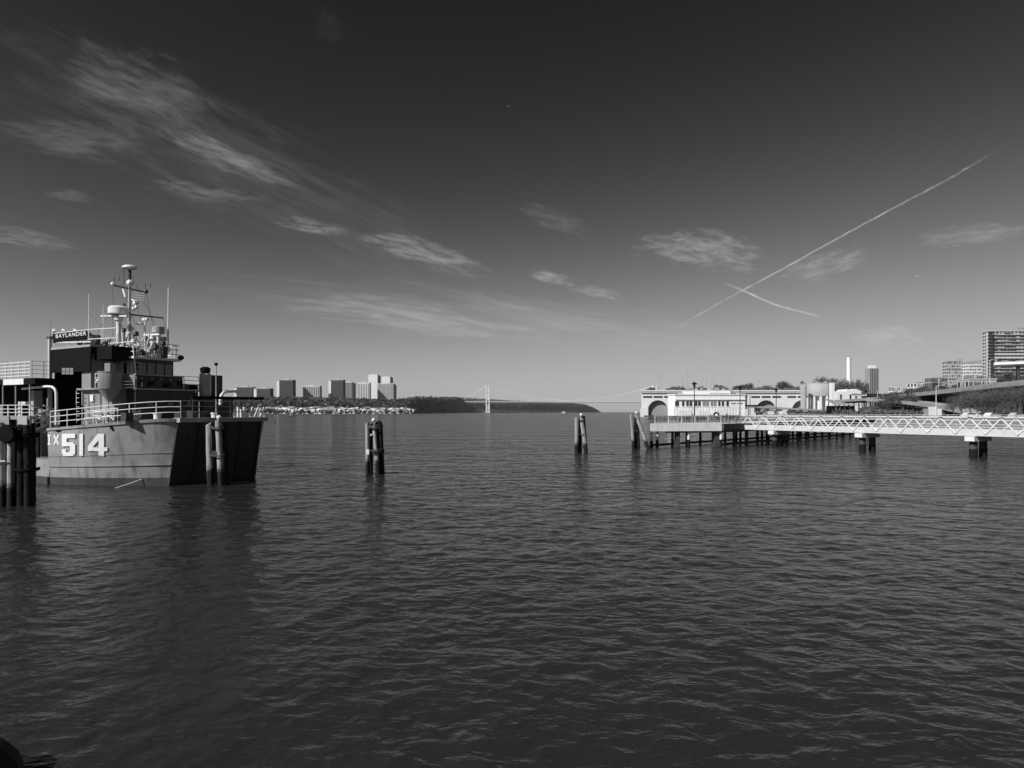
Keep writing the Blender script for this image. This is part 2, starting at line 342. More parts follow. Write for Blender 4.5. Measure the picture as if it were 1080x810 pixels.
for (a, b, yt, D, lab, wm, st) in FT:
    t = far_tower(a, b, yt, D, lab, wm, style=st)
    X0 = gx(a, D); w = gx(b, D) - X0; zb = t.location.z; h = zy(yt, D) - zb
    if wm is bdark_m:  # left end: sunlight put into its white colour, shade into the dark walls
        MB().box(-w / 2 - 9, -w / 2, -14, 15, 0, h + .6).build('sunlit_gable', bwhite_m, t)
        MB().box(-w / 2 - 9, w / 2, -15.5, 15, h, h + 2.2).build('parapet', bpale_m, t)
    else:
        MB().box(-w / 2 - .4, w / 2 + .4, -15.5, 15, h, h + 2).build('parapet', bwhite_m, t)
    if st in ('none', 'grid') and wm is not bdark_m: MB().box(w / 2, w / 2 + 6, -13, 15, 0, h - 2).build('shaded_side', bdark_m, t)  # right-hand face, its shade put into the dark colour
# low-rise houses and boats along the far shore
def house_mesh(w, d, h, roof):
    m = MB().box(-w / 2, w / 2, -d / 2, d / 2, 0, h)
    r = MB().add([(-w / 2 - .4, -d / 2 - .4, h), (w / 2 + .4, -d / 2 - .4, h), (w / 2 + .4, d / 2 + .4, h), (-w / 2 - .4, d / 2 + .4, h), (-w / 2 - .4, 0, h + roof), (w / 2 + .4, 0, h + roof)],
                 [(0, 1, 5, 4), (2, 3, 4, 5), (0, 4, 3), (1, 2, 5), (3, 2, 1, 0)])
    g = MB(); n = max(2, int(w / 3))
    for z in np.arange(1.2, h - 1, 3): 
        for q in range(n): g.box(-w / 2 + (q + .25) * w / n, -w / 2 + (q + .7) * w / n, -d / 2 - .1, -d / 2 + .2, z, z + 1.4)
    return m, r, g
rng = random.Random(21)
protos = []
for i, (w, d, h, r, wm) in enumerate([(9, 8, 6, 3, bwhite_m), (13, 9, 7, 3, bpale_m), (8, 7, 5, 3, bgrey_m), (17, 10, 8, 2, bgrey_m), (11, 8, 5, 3, bpale_m)]):
    protos.append((w, d, h, r, wm))
pm = {}
spots = []
for k in range(96):
    x = 272 + (k + rng.random()) * (440 - 272) / 96
    row = k % 3; d = (30, 75, 125)[row]; spots.append((x, d, row, rng.randrange(5), rng.uniform(-.5, .5)))
made = {}
for (x, d, row, p, rz) in spots:
    D = shoreD(x) + d; zb = (4, 6, 9)[row]; loc = (gx(x, D), D, zb)
    lab = ('small pale gabled house at the far water edge', 'small pale gabled house in the middle row of the far shore', 'small pale gabled house under the far woods')[row]
    g = 'houses along the far shore'
    if p in made: dup(made[p], loc, rz, (1, 1, rng.uniform(.8, 1.25)), lab, g)
    else:
        w, dd, h, r, wm = protos[p]; t = thing('shore_house', loc, lab, 'house', g, rz, local=True); a, b_, c_ = house_mesh(w, dd, h, r)
        a.build('walls', wm, t); b_.build('roof', bgrey_m if p % 2 else bwhite_m, t); q = c_.build('windows', glass_m, t); q['kind'] = 'stuff'; made[p] = t
def boat_parts(t, L, hullm):
    pts = [(-.5, .16), (.25, .17), (.42, .09), (.5, 0), (.42, -.09), (.25, -.17), (-.5, -.16)]
    lo = [(x * L * .92, y * L * .8, -.3) for x, y in pts]; hi = [(x * L, y * L, .1 * L) for x, y in pts]; n = len(pts)
    MB().add(lo + hi, [tuple(range(n - 1, -1, -1)), tuple(range(n, 2 * n))] + [(i, (i + 1) % n, n + (i + 1) % n, n + i) for i in range(n)]).build('hull', hullm, t)
    c = MB().box(-.25 * L, .12 * L, -.11 * L, .11 * L, .1 * L, .24 * L).build('cabin', white_m, t)
    MB().box(-.2 * L, .122 * L, -.112 * L, .112 * L, .17 * L, .21 * L).build('window_strip', glass_m, c)
    MB().tube((-.05 * L, 0, .24 * L), (-.05 * L, 0, .45 * L), .01 * L).build('mast', white_m, t)
bt = None
for k in range(26):
    x = 276 + k * 6.2 + rng.uniform(-2, 2); D = shoreD(x) - rng.uniform(15, 40); loc = (gx(x, D), D, 0)
    if bt is None:
        bt = thing('moored_boat', loc, 'white motor boat moored along the far shore', 'boat', 'boats moored at the far shore', rng.uniform(-.6, .6), local=True); boat_parts(bt, 11, white_m)
    else: dup(bt, loc, rng.uniform(-.9, .9), (1, 1, 1) if rng.random() < .6 else (1.5, 1.5, 1.5))
D = 783; t = thing('motor_boat', (gx(308, D), D, 0), 'small white motor boat under way before the far marina', 'boat', None, .6, local=True); boat_parts(t, 7, dark_m)
D = 2600; t = thing('excursion_boat', (gx(595, D), D, 0), 'white passenger boat on the water left of the bridge middle', 'boat', None, .1, local=True); boat_parts(t, 26, white_m)
D = 290; t = thing('channel_buoy', (gx(290, D), D, 0), 'small dark buoy floating right of the ship bow', 'buoy', local=True)
MB().lathe((0, 0, -.3), [(.5, 0), (.55, .5), (.5, .7), (.12, .75)], 12).build('float', dark_m, t); MB().lathe((0, 0, .4), [(.25, 0), (.2, .8), (.05, .95)], 10).build('topmark', dark_m, t)
# ------------------------------------------------------------------ east side: plant with arches
def plant():
    D = 700.0; x0, x1 = 677.0, 862.0; zt = zy(414.5, D); z0 = .5; t = thing('arched_plant_building', (gx(x0, D), D, z0), 'very long pale concrete plant wall with big river arches', 'building')
    cs = [694, 732, 770, 808, 846]; hb = 19 / FPX * D; r = 11.0 / FPX * D; zs = zy(434, D)
    for i, c in enumerate(cs):
        X = gx(c, D); m = MB(); xl, xr = (X - hb if i else gx(x0, D)), (X + hb if i < 4 else gx(x1, D))
        n = 20; arc = [(X - r * cos(pi * k / n), zs + r * 1.08 * sin(pi * k / n)) for k in range(n + 1)]
        def ext(poly):
            a = [(p[0], D, p[1]) for p in poly]; b = [(p[0], D + 3, p[1]) for p in poly]; q = len(poly)
            m.add(a + b, [tuple(range(q)), tuple(range(2 * q - 1, q - 1, -1))] + [(j, q + j, q + (j + 1) % q, (j + 1) % q) for j in range(q)])
        ext([(xl, z0), (X - r, z0), (X - r, zt), (xl, zt)]); ext([(X + r, z0), (xr, z0), (xr, zt), (X + r, zt)])
        for k in range(n): ext([arc[k], arc[k + 1], (arc[k + 1][0], zt), (arc[k][0], zt)])
        o = m.build('arched_wall_panel', bwhite_m, t)
        MB().box(xl + 1, xr - 1, D + 4, D + 5, z0, zt - 1).build('recessed_wall', bgrey_m, o)
        for s in (-1, 0, 1):
            MB().box(X + s * 11 - 4.6, X + s * 11 + 4.6, D - .25, D + .4, zy(419.5, D), zy(417.7, D)).build('louvre_window', glass_m, o)
    MB().prism([(gx(x0, D) - 1, D - 1.2), (gx(x1, D), D - 1.2), (gx(x1 + 14, D + 260), D + 260), (gx(x0 + 3, D + 260), D + 260)], zt, zt + 1.6).build('roof_slab', bpale_m, t)
    MB().box(gx(x0, D) - .5, gx(x1, D), D - 1.6, D - 1.25, zt + 1.62, zt + 3).build('parapet', bwhite_m, t)
    MB().prism([(gx(x0, D) + .4, D + 3.2), (gx(x0, D) + 3, D + 3.2), (gx(x0 + 3.5, D + 255) + 3, D + 255), (gx(x0 + 3.5, D + 255), D + 255)], z0, zt - .02).build('end_wall', bwhite_m, t)
    MB().box(gx(x0, D) - 2, gx(682, D), D - 8, D - 1.7, 0, 9).build('outfall_block', bwhite_m, t)
    MB().box(gx(x0, D) + 8, gx(x1, D), D + 30, D + 36, z0, zt - .05).build('inner_wall', bgrey_m, t)
    # park on the roof: flood-light poles
    for k, (x, yt) in enumerate([(695, 396), (697.5, 398), (714, 399), (721, 402), (725, 393), (741, 400), (745, 401), (752.5, 397), (768, 394), (800, 402)]):
        Dp = D + 90 + (k % 3) * 30; q = thing('floodlight_pole', (gx(x, Dp), Dp, zt + 1.6), 'thin tall floodlight pole on the plant roof park', 'light pole', 'floodlight poles on the roof park')
        h = zy(yt, Dp); MB().tube((gx(x, Dp), Dp, zt + 1.6), (gx(x, Dp), Dp, h), .28, .18, 6).build('pole', grey_m, q); MB().box(gx(x, Dp) - .9, gx(x, Dp) + .9, Dp - .3, Dp + .3, h, h + .8).build('lamp_head', grey_m, q)
    return zt
PLANT_TOP = plant()
# waste transfer shed
def shed():
    D = 450.0; X0, X1 = gx(706, D), gx(786, D); t = thing('transfer_station', ((X0 + X1) / 2, D, 2), 'white waterfront station building with a row of windows behind the pier', 'building')
    zr = zy(416.5, D); zb = 2.4; ch = 4.0
    MB().prism([(X0 + ch, D), (X1, D), (gx(788, D + 60), D + 60), (gx(711, D + 60), D + 60), (X0, D + ch)], zb, zr).build('walls', bwhite_m, t)
    MB().prism([(X0 + ch - .3, D - .5), (X1 + .5, D - .5), (gx(788, D + 60) + .5, D + 60), (gx(711, D + 60) - .5, D + 60), (X0 - .5, D + ch - .2)], zr, zr + .7).build('roof', bwhite_m, t)
    u = MB().prism([(gx(720.5, D), D + 3), (gx(772, D), D + 3), (gx(774, D + 50), D + 50), (gx(723, D + 50), D + 50)], zr + .7, zy(412.2, D)).build('upper_storey', bwhite_m, t)
    for k in range(6): MB().box(gx(750.5 + k * 3.5, D), gx(753 + k * 3.5, D), D + 2.8, D + 3.4, zy(415.7, D), zy(414.7, D)).build('window', glass_m, u)
    for a, b, gm in [(712, 716, 0), (719.3, 721.8, 0), (723.8, 726.4, 0), (727.2, 730, 0), (732.8, 735.4, 0), (736.2, 739, 0), (741, 744, 1), (744.6, 747.6, 1), (749.5, 752.2, 1), (752.8, 755.6, 1), (757.4, 759.8, 0), (761.2, 763.6, 0), (766, 768.6, 0)]:
        q = MB().box(gx(a, D), gx(b, D), D - .15, D + .4, zy(428.3, D), zy(423.2, D)).build('window', paleglass_m if gm else glass_m, t)
        MB().box(gx(a, D) - .15, gx(b, D) + .15, D - .35, D - .16, zy(429, D), zy(428.4, D)).build('sill', white_m, q)
    for a in (771.5, 774, 777.5, 781): MB().box(gx(a, D), gx(a + 1.8, D), D - .15, D + .4, zy(426, D), zy(425, D)).build('window', glass_m, t)
    MB().box(gx(706, D) + ch, gx(786, D), D - .9, D - .02, zy(421.7, D), zy(420.9, D)).build('ledge', white_m, t)
    for a, b, c in ((714, 727, 433), (735, 746, 433.5), (750, 763, 432.5), (782, 789, 431.5)): MB().box(gx(a, D), gx(b, D), D - 6, D - .95, 2.4, zy(c, D)).build('loading_bay', white_m, t)
    for k in range(9): MB().box(gx(716 + k * 7.6, D + 12), gx(717.6 + k * 7.6 + (k % 3), D + 12), D + 10, D + 13, zr + .71, zr + 1.6 + .7 * (k % 2) + (3 if 720 < 716 + k * 7.6 < 771 else 0)).build('roof_vent', (bpale_m, bgrey_m)[k % 2], t)
    for k in range(24): MB().box(gx(711 + k * 3.1, D) - .08, gx(711 + k * 3.1, D) + .08, D - .16, D - .01, 2.5, zy(429.3, D)).build('panel_joint', bgrey_m, t)
    m = MB().box(X0 - 4, X1 + 6, D - 9, D + 66, 1.3, 2.35).build('platform', concd_m, t)
    for k in range(15): MB().tube((X0 - 2 + k * 4.1, D - 7, -2), (X0 - 2 + k * 4.1, D - 7, 1.28), .6).build('pile', concd_m, m)
    p = thing('transfer_bridge', (gx(795, D), D - 20, 2.3), 'grey sloping road ramp running from white station to the drum', 'ramp'); D2 = 425
    def q(x, y): return (gx(x, D2), zy(y, D2))
    a0, b0, c0, d0 = q(794, 428.2), q(884, 432.6), q(884, 434.4), q(794, 430)
    MB().add([(v[0], D2 + dd, v[1]) for dd in (0, 8) for v in (a0, b0, c0, d0)], [(0, 1, 2, 3), (7, 6, 5, 4), (0, 4, 5, 1), (1, 5, 6, 2), (2, 6, 7, 3), (3, 7, 4, 0)]).build('deck', grey_m, p)
    for x in (800, 812, 824, 836, 848, 860, 872): 
        zz = zy(np.interp(x, [794, 884], [430, 434.4]), D2); MB().box(gx(x, D2) - .5, gx(x, D2) + .5, D2 + 2, D2 + 6, 0, zz).build('column', conc_m, p)
    c = thing('dark_canopy', (gx(785, D2), D2 - 6, 2), 'small dark canopy with tall pole beside the white station', 'canopy')
    MB().box(gx(784.5, D2), gx(795, D2), D2 - 10, D2 - 2, zy(428.8, D2), zy(427.2, D2)).build('roof', black_m, c)
    for x in (786, 794): MB().box(gx(x, D2) - .2, gx(x, D2) + .2, D2 - 6, D2 - 5.6, 2.3, zy(428.8, D2)).build('post', dark_m, c)
    MB().tube((gx(785, D2), D2 - 10.3, 2.3), (gx(785, D2), D2 - 10.3, zy(416.5, D2)), .2).build('pole', dark_m, c)
shed()
def drum():
    D = 520.0; X = gx(864, D); R = 13.4 / FPX * D; t = thing('concrete_drum', (X, D, 3.3), 'round pale concrete drum raised on columns', 'building')
    zb, zt = zy(418, D), zy(404.5, D)
    MB().lathe((X, D, 0), [(R * .98, zb), (R, zb + .3), (R, zt - .5), (R * 1.02, zt - .4), (R * 1.02, zt), (R * .5, zt + .4)], 40).build('drum', bpale_m, t, smooth=True)
    for k in range(12):
        a = 2 * pi * k / 12 + .2; MB().box(X + R * .9 * cos(a) - .7, X + R * .9 * cos(a) + .7, D + R * .9 * sin(a) - .7, D + R * .9 * sin(a) + .7, 3.3, zb).build('column', bwhite_m, t)
    MB().lathe((X, D, 0), [(R * .55, 3.3), (R * .55, zb - .05)], 24).build('core', bwhite_m, t, smooth=True)
    for k in range(5):
        a = k * 1.3; MB().box(X + 5 * cos(a) - .8, X + 5 * cos(a) + .8, D + 5 * sin(a) - .8, D + 5 * sin(a) + .8, zt + .1, zt + 1.6).build('roof_vent', grey_m, t)
    for x0, x1, y, lab, mm in ((877.2, 880.2, 403.5, 'slim white stair tower right of the round drum', bwhite_m), (846.8, 849.6, 404.5, 'slim pale stair tower left of the round drum', bpale_m)):
        s = thing('stair_tower', (gx((x0 + x1) / 2, D - 14), D - 14, 3.3), lab, 'tower'); Q = D - 14
        MB().box(gx(x0, Q), gx(x1, Q), Q, Q + 4, 3.3, zy(y, Q)).build('shaft', mm, s); MB().box(gx(x0, Q) - .3, gx(x1, Q) + .3, Q - .3, Q + 4.3, zy(y, Q), zy(y, Q) + .5).build('cap', grey_m, s)
        if x0 < 860:
            MB().box(gx(x1, Q), gx(x1 + 1.4, Q), Q + 1, Q + 3, 3.3, zy(407, Q)).build('pipe_duct', dark_m, s); MB().box(gx(845, Q), gx(848, Q), Q + .5, Q + 1.5, zy(404.4, Q) + .6, zy(403, Q) + .6).build('lamp', dark_m, s)
    D = 640; s = thing('white_workshop', (gx(895, D), D, 3.3), 'low white workshop with uneven roofline below the chimney', 'building')
    prof = [(882, 419), (882, 413.5), (887, 412.5), (892, 412.8), (894, 410.5), (898, 411.8), (903, 410.2), (908.5, 412.5), (908.5, 419)]
    pts = [(gx(a, D), zy(b, D)) for a, b in prof]; pts[0] = (pts[0][0], 3.3); pts[-1] = (pts[-1][0], 3.3); n = len(pts)
    MB().add([(a, D + dd, b) for dd in (0, 20) for a, b in pts], [tuple(range(n)), tuple(range(2 * n - 1, n - 1, -1))] + [(j, n + j, n + (j + 1) % n, (j + 1) % n) for j in range(n)]).build('walls', bwhite_m, s)
    for a in (886, 896, 902): MB().box(gx(a, D), gx(a + 1.6, D), D - .3, D + .3, zy(421, D), zy(416, D)).build('window', glass_m, s)
    D = 380; s = thing('storage_shed', (gx(895, D), D, 3.3), 'open dark shed with low pitched grey roof on the bank', 'shed')
    x0, x1 = gx(880, D), gx(908, D)
    MB().add([(x0, D, zy(426.4, D)), (x1, D, zy(427, D)), (x1 - 2, D + 12, zy(425.5, D)), (x0, D + 12, zy(419.5, D)), (x0, D, zy(427, D)), (x1, D, zy(427.6, D)), (x1 - 2, D + 12, zy(426.5, D)), (x0, D + 12, zy(421, D))],
             [(0, 1, 2, 3), (7, 6, 5, 4), (0, 4, 5, 1), (1, 5, 6, 2), (2, 6, 7, 3), (3, 7, 4, 0)]).build('roof', bgrey_m, s)
    MB().box(x0, x1, D + 8, D + 10, 3.3, zy(427.8, D)).build('back_wall', black_m, s)
    for k in range(6): MB().box(x0 + .5 + k * (x1 - x0 - 1.4) / 5, x0 + .9 + k * (x1 - x0 - 1.4) / 5, D + .3, D + .7, 3.3, zy(427.6, D)).build('post', dark_m, s)
    D = 900; s = thing('chimney_stack', (gx(895, D), D, 3.3), 'tall plain white chimney stack above the trees', 'chimney')
    MB().lathe((gx(895.2, D), D, 3.3), [(3.3, 0), (2.7, zy(376.8, D) - 5), (2.9, zy(376.8, D) - 4.9), (2.9, zy(376.8, D) - 3.3)], 20).build('shaft', white_m, s, smooth=True)
    MB().lathe((gx(895.2, D), D, zy(376.8, D)), [(2.2, 0), (2.2, .6)], 16).build('rim', dark_m, s)
    D = 1500; s = thing('high_rise', (gx(922, D), D, 3.3), 'lone dark high-rise with white crown right of the chimney', 'building')
    MB().box(gx(917.2, D), gx(927, D), D, D + 20, 3.3, zy(388.2, D)).build('walls', bgrey_m, s)
    MB().box(gx(919, D), gx(924.5, D), D + 3, D + 15, zy(388.2, D), zy(385, D)).build('crown', bwhite_m, s)
    for k in range(5): MB().box(gx(918 + 1.8 * k, D), gx(918.8 + 1.8 * k, D), D - .4, D + .2, 5, zy(389, D)).build('window_strip', glass_m, s)
drum()
# ------------------------------------------------------------------ elevated roads
def road(name, label, pts, w, th, mm, rail=1.1, colgap=0, colm=None):
    pts = [Vector(p) for p in pts]; t = thing(name, (pts[0].x, pts[0].y, 0), label, 'viaduct'); L = []; Rr = []
    for i, p in enumerate(pts):
        d = (pts[min(i + 1, len(pts) - 1)] - pts[max(i - 1, 0)]); n = Vector((-d.y, d.x, 0)).normalized() * w / 2; L.append(p + n); Rr.append(p - n)
    def strip(a, b, z0, z1, nm, m_):
        vs = []; 
        for p, q in zip(a, b): vs += [(p.x, p.y, p.z + z0), (q.x, q.y, q.z + z0), (q.x, q.y, q.z + z1), (p.x, p.y, p.z + z1)]
        fs = [(4 * i + j, 4 * i + (j + 1) % 4, 4 * i + 4 + (j + 1) % 4, 4 * i + 4 + j) for i in range(len(a) - 1) for j in range(4)] + [(3, 2, 1, 0), tuple(len(vs) - 4 + j for j in range(4))]
        return MB().add(vs, fs).build(nm, m_, t)
    strip(L, Rr, -th, 0, 'deck', mm)
    for a, s in ((L, 1), (Rr, -1)):
        b = []
        for i, p in enumerate(a):
            d = (pts[min(i + 1, len(pts) - 1)] - pts[max(i - 1, 0)]); b.append(p - Vector((-d.y, d.x, 0)).normalized() * .4 * s)
        strip(a, b, .01, rail, 'parapet', mm)
    if colgap:
        acc = 0; last = pts[0]
        for i in range(len(pts) - 1):
            seg = pts[i + 1] - pts[i]; n = max(1, int(seg.length / colgap)); d = seg.normalized(); nn = Vector((-d.y, d.x, 0))
            for k in range(n):
                p = pts[i] + seg * ((k + .5) / n)
                if p.z - th < 4.5: continue
                m = MB()
                for s in (-1, 1): m.tube((p.x + nn.x * s * w * .32, p.y + nn.y * s * w * .32, 3.2), (p.x + nn.x * s * w * .32, p.y + nn.y * s * w * .32, p.z - th - .8), .5, .5, 8)
                m.obox((p.x, p.y), (nn.x, nn.y), w * .46, .6, p.z - th - .8, p.z - th - .02); m.build('column_bent', colm or concd_m, t)
    return t
road('parkway_viaduct', 'pale elevated parkway deck curving down the right side', [(150, 120, 15.2), (191, 250, 15), (222, 340, 14.6), (250, 430, 14.2), (272, 520, 14), (290, 620, 14)], 18, .9, road_m, 1.0, 24)
road('parkway_ramp', 'sloping road ramp with dark underside descending beside the parkway', [(216, 400, 12.2), (213, 370, 11), (208, 340, 9.4), (203, 318, 8), (199, 300, 6.6), (196, 285, 5.2)], 8, .9, road_m, .9, 18)
road('high_street_viaduct', 'high bright steel viaduct deck crossing behind the right trees', [(gx(1048, 300), 300, 26.3), (gx(1100, 290), 290, 26.3), (330, 270, 26.3)], 16, .6, white_m, .45, 40, dark_m)
road('far_parkway', 'distant level road deck left of the curving parkway', [(gx(906, 560), 560, 19.5), (gx(930, 600), 600, 20), (gx(955, 660), 660, 21)], 12, 1.2, road_m, 1.0, 30)
# ------------------------------------------------------------------ hillside and buildings right
hv = []; hx = [905, 930, 950, 970, 985, 1000, 1020, 1040, 1060, 1080, 1120, 1200, 1350]
prof = [(330, .0), (380, .45), (450, .8), (560, 1), (900, 1)]
for x in hx:
    top = float(np.interp(x, [905, 950, 985, 1020, 1080, 1350], [8, 14, 20, 26, 30, 34]))
    for d, q in prof: hv.append((gx(x, d), d, 3 + (top - 3) * q))
n = len(prof); o = MB().add(hv, [(i * n + j, (i + 1) * n + j, (i + 1) * n + j + 1, i * n + j + 1) for i in range(len(hx) - 1) for j in range(n - 1)]).build('east_hillside', soil_m); tag(o, kind='structure')
def slab_block(name, label, x0, x1, yt, D, depth, zb, wm, nfl, nb, style, pent=None):
    X0, X1 = gx(x0, D), gx(x1, D); zt = zy(yt, D); t = thing(name, ((X0 + X1) / 2, D, zb), label, 'building'); fh = (zt - zb) / nfl
    MB().box(X0, X1, D, D + depth, zb, zt).build('walls', wm, t); m = MB(); mbl = MB(); w = X1 - X0; wr = random.Random(int(x0))
    for f in range(nfl):
        z = zb + f * fh
        if style == 'balcony':
            MB().box(X0 - .4, X1 + .3, D - 1.4, D - .05, z - .18, z + .12).build('balcony_slab', bpale_m, t)
            if f in (8, 9): MB().box(X0 - .4, X1 + .3, D - 1.38, D - 1.3, z + .35, z + .95).build('balcony_rail', bwhite_m if f in (8, 9) else bpale_m, t)
        for q in range(nb):
            mm_ = m if wr.random() < .62 else mbl
            mm_.box(X0 + (q + .18 + wr.uniform(-.06, .06)) * w / nb, X0 + (q + .78 + wr.uniform(-.08, .08)) * w / nb, D - .12, D + .3, z + .7, z + fh * wr.uniform(.72, .84))
            if q < 3: m.box(X0 - .12, X0 + .3, D + (q + .2) * depth / 3, D + (q + .75) * depth / 3, z + .7, z + fh * .82)
            if style == 'balcony' and wr.random() < .6 and f not in (8, 9): MB().box(X0 + (q + .05) * w / nb, X0 + (q + .95) * w / nb, D - 1.38, D - 1.3, z + .2, z + wr.uniform(.8, 1.1)).build('balcony_rail', (bgrey_m, bpale_m, bdark_m)[wr.randrange(3)], t)
    q = m.build('windows', glass_m, t); q['kind'] = 'stuff'; q = mbl.build('windows_with_blinds', mat('window_blinds', .32, .5, .4, .5), t); q['kind'] = 'stuff'
    MB().box(X0 - .3, X1 + .3, D - .35, D + depth + .3, zt, zt + .7).build('parapet', bpale_m, t)
    if pent: MB().box(gx(pent[0], D), gx(pent[1], D), D + depth * .15, D + depth * .85, zt + .7, zy(pent[2], D)).build('roof_plant', bgrey_m, t)
    return t
t = slab_block('apartment_block', 'tall balconied apartment block at the right edge', 1042, 1098, 349.5, 430, 5, 22, bpale_m, 16, 14, 'balcony', (1074, 1095, 345.2))
MB().box(gx(1040, 430), gx(1044.5, 430), 428, 429.9, 22, zy(350.5, 430)).build('stair_wing', bpale_m, t)
for k in range(16): MB().box(gx(1039.4, 430), gx(1044.8, 430), 427.2, 428 - .05, 24 + k * 2.1, 25 + k * 2.1).build('balcony', glass_m, t)
slab_block('apartment_house', 'white mid-rise apartment house left of the balconied block', 1021, 1040, 381.5, 560, 8, 18, bwhite_m, 11, 11, 'plain', (1033, 1038, 379.5))
slab_block('apartment_house', 'pale grey mid-rise house with blank side on the hill', 1000, 1020.5, 381, 590, 8, 18, bpale_m, 11, 11, 'plain', (1012, 1016, 378.5))
slab_block('row_house', 'low grey roof block left of the mid-rise houses', 982, 999, 398.5, 520, 8, 14, bgrey_m, 5, 12, 'plain')
slab_block('row_house', 'low pale building with bright roof behind the parkway', 967, 981, 403.5, 560, 14, 14, bwhite_m, 4, 9, 'plain')
slab_block('gatehouse', 'pale flat box building beside the parkway lamp', 1022, 1051, 400.5, 372, 10, 12, bpale_m, 2, 16, 'plain')
slab_block('kiosk_block', 'small bright box on the distant road deck', 942, 951, 407, 640, 8, 14, bwhite_m, 3, 6, 'plain')
# street lamps along the parkway
for k, (x, yt, yb, D, arm) in enumerate([(1044, 380.5, 401, 330, 1), (1015.5, 396.5, 411, 345, 1), (990, 400, 412, 380, 0), (987.3, 408, 424, 300, 1), (950, 408, 417, 440, 0), (937, 410, 418, 480, 0), (925.5, 412, 419, 500, 0), (930.5, 413, 420, 420, 0)]):
    t = thing('parkway_lamp', (gx(x, D), D, zy(yb, D)), ['tall lamp post with bent arm beside the balconied block', 'lamp post with short arm above the parkway middle', 'thin lamp post by the low grey roof block', 'lamp post with arm standing below the parkway', 'thin lamp post by the bright box on the far road', 'second thin lamp post left of the bright box', 'thin lamp post nearest the dark high-rise', 'short lamp post on the sloping ramp'][k], 'lamp post', 'lamp posts along the parkway')
    zt = zy(yt, D); X = gx(x, D)
    MB().tube((X, D, 3.3), (X, D, zt), .22, .14, 8).build('pole', galv_m, t)
    if arm: MB().path([(X, D, zt - .05), (X + .6, D, zt + .5), (X + 3, D, zt + .9)], .12, 6).build('arm', galv_m, t); MB().box(X + 2.6, X + 3.8, D - .2, D + .2, zt + .65, zt + .85).build('lamp_head', galv_m, t)
# ------------------------------------------------------------------ trees
TM = {}
def tree_meshes(seed, h, w, twigs, leafw):
    rng = np.random.default_rng(seed); tr = MB(); H = h * .38; tips = []
    tr.path([(0, 0, -.5), (.05 * w * rng.normal(), .05 * w * rng.normal(), H * .5), (.06 * w * rng.normal(), .06 * w * rng.normal(), H)], [h * .028, h * .022, h * .018], 7)
    for k in range(9):
        a = 2 * pi * k / 9 + rng.uniform(-.3, .3); z0 = H * rng.uniform(.6, 1); rr = w * .5 * rng.uniform(.55, .95); zt = h * rng.uniform(.55, .98)
        p0 = Vector((0, 0, z0)); p2 = Vector((rr * cos(a) * (1.15 - zt / h * .5), rr * sin(a) * (1.15 - zt / h * .5), zt)); p1 = p0.lerp(p2, .5) + Vector((0, 0, -.04 * h))
        tr.path([p0, p1, p2], [h * .012, h * .008, h * .003], 5); tips += [p1.lerp(p2, q) for q in (.2, .5, .8, 1)]
        for s in range(3):
            b = p1.lerp(p2, rng.uniform(.1, .8)); e = b + Vector((rng.normal() * w * .13, rng.normal() * w * .13, abs(rng.normal()) * h * .1)); tr.path([b, e], [h * .005, h * .0015], 4); tips.append(e)
    cr = MB()
    for i in range(twigs):
        t = tips[rng.integers(len(tips))]; d = rng.normal(size=3); d[2] = abs(d[2]) * .8 - .15
        c = np.array(t) + rng.normal(size=3) * np.array([w * .1, w * .1, h * .07]); d = d / np.linalg.norm(d) * rng.uniform(.5, 1.3) * leafw * 7
        s = rng.normal(size=3); s = s / np.linalg.norm(s) * leafw
        o = len(cr.v); cr.v += [tuple(c - s), tuple(c + s), tuple(c + d)]; cr.f.append((o, o + 1, o + 2))
    return tr, cr
def tree(key, loc, sc, label, group, rz, spec, name='bare_tree'):
    if key in TM: return dup(TM[key], loc, rz, sc, label, group)
    t = thing(name, loc, label, 'tree', group, rz, local=True); t.scale = sc; a, b = tree_meshes(*spec)
    a.build('trunk', bark_m, t); b.build('crown', foli_m, t); TM[key] = t; return t
rng = random.Random(5)
S = [(31, 10, 9, 2700, .075), (32, 10, 8, 2500, .075), (33, 10, 9.5, 2900, .075)]
pos = [(1014, 232, .9), (1022, 216, .98), (1031, 205, 1.0), (1040, 222, 1.05), (1049, 204, 1.0), (1058, 216, 1.08), (1066, 200, 1.04), (1075, 208, 1.1), (1086, 200, 1.1), (1097, 210, 1.1), (1005, 245, .75)]
names = ['second', 'third', 'fourth', 'fifth', 'sixth', 'seventh', 'eighth', 'ninth', 'tenth', 'eleventh', 'leftmost']
for i, (x, D, s) in enumerate(pos):
    tree('s%d' % (i % 3), (gx(x, D), D, 3.25), (s, s, s * .88), ('%s bare tree from the left in the bank row below the parkway' % names[i]) if names[i] != 'leftmost' else 'leftmost small bare tree in the bank row below the parkway', 'bank trees below the parkway', rng.uniform(0, 6), S[i % 3])
S2 = [(41, 11, 10, 1800, .22), (42, 11, 9, 1800, .22)]
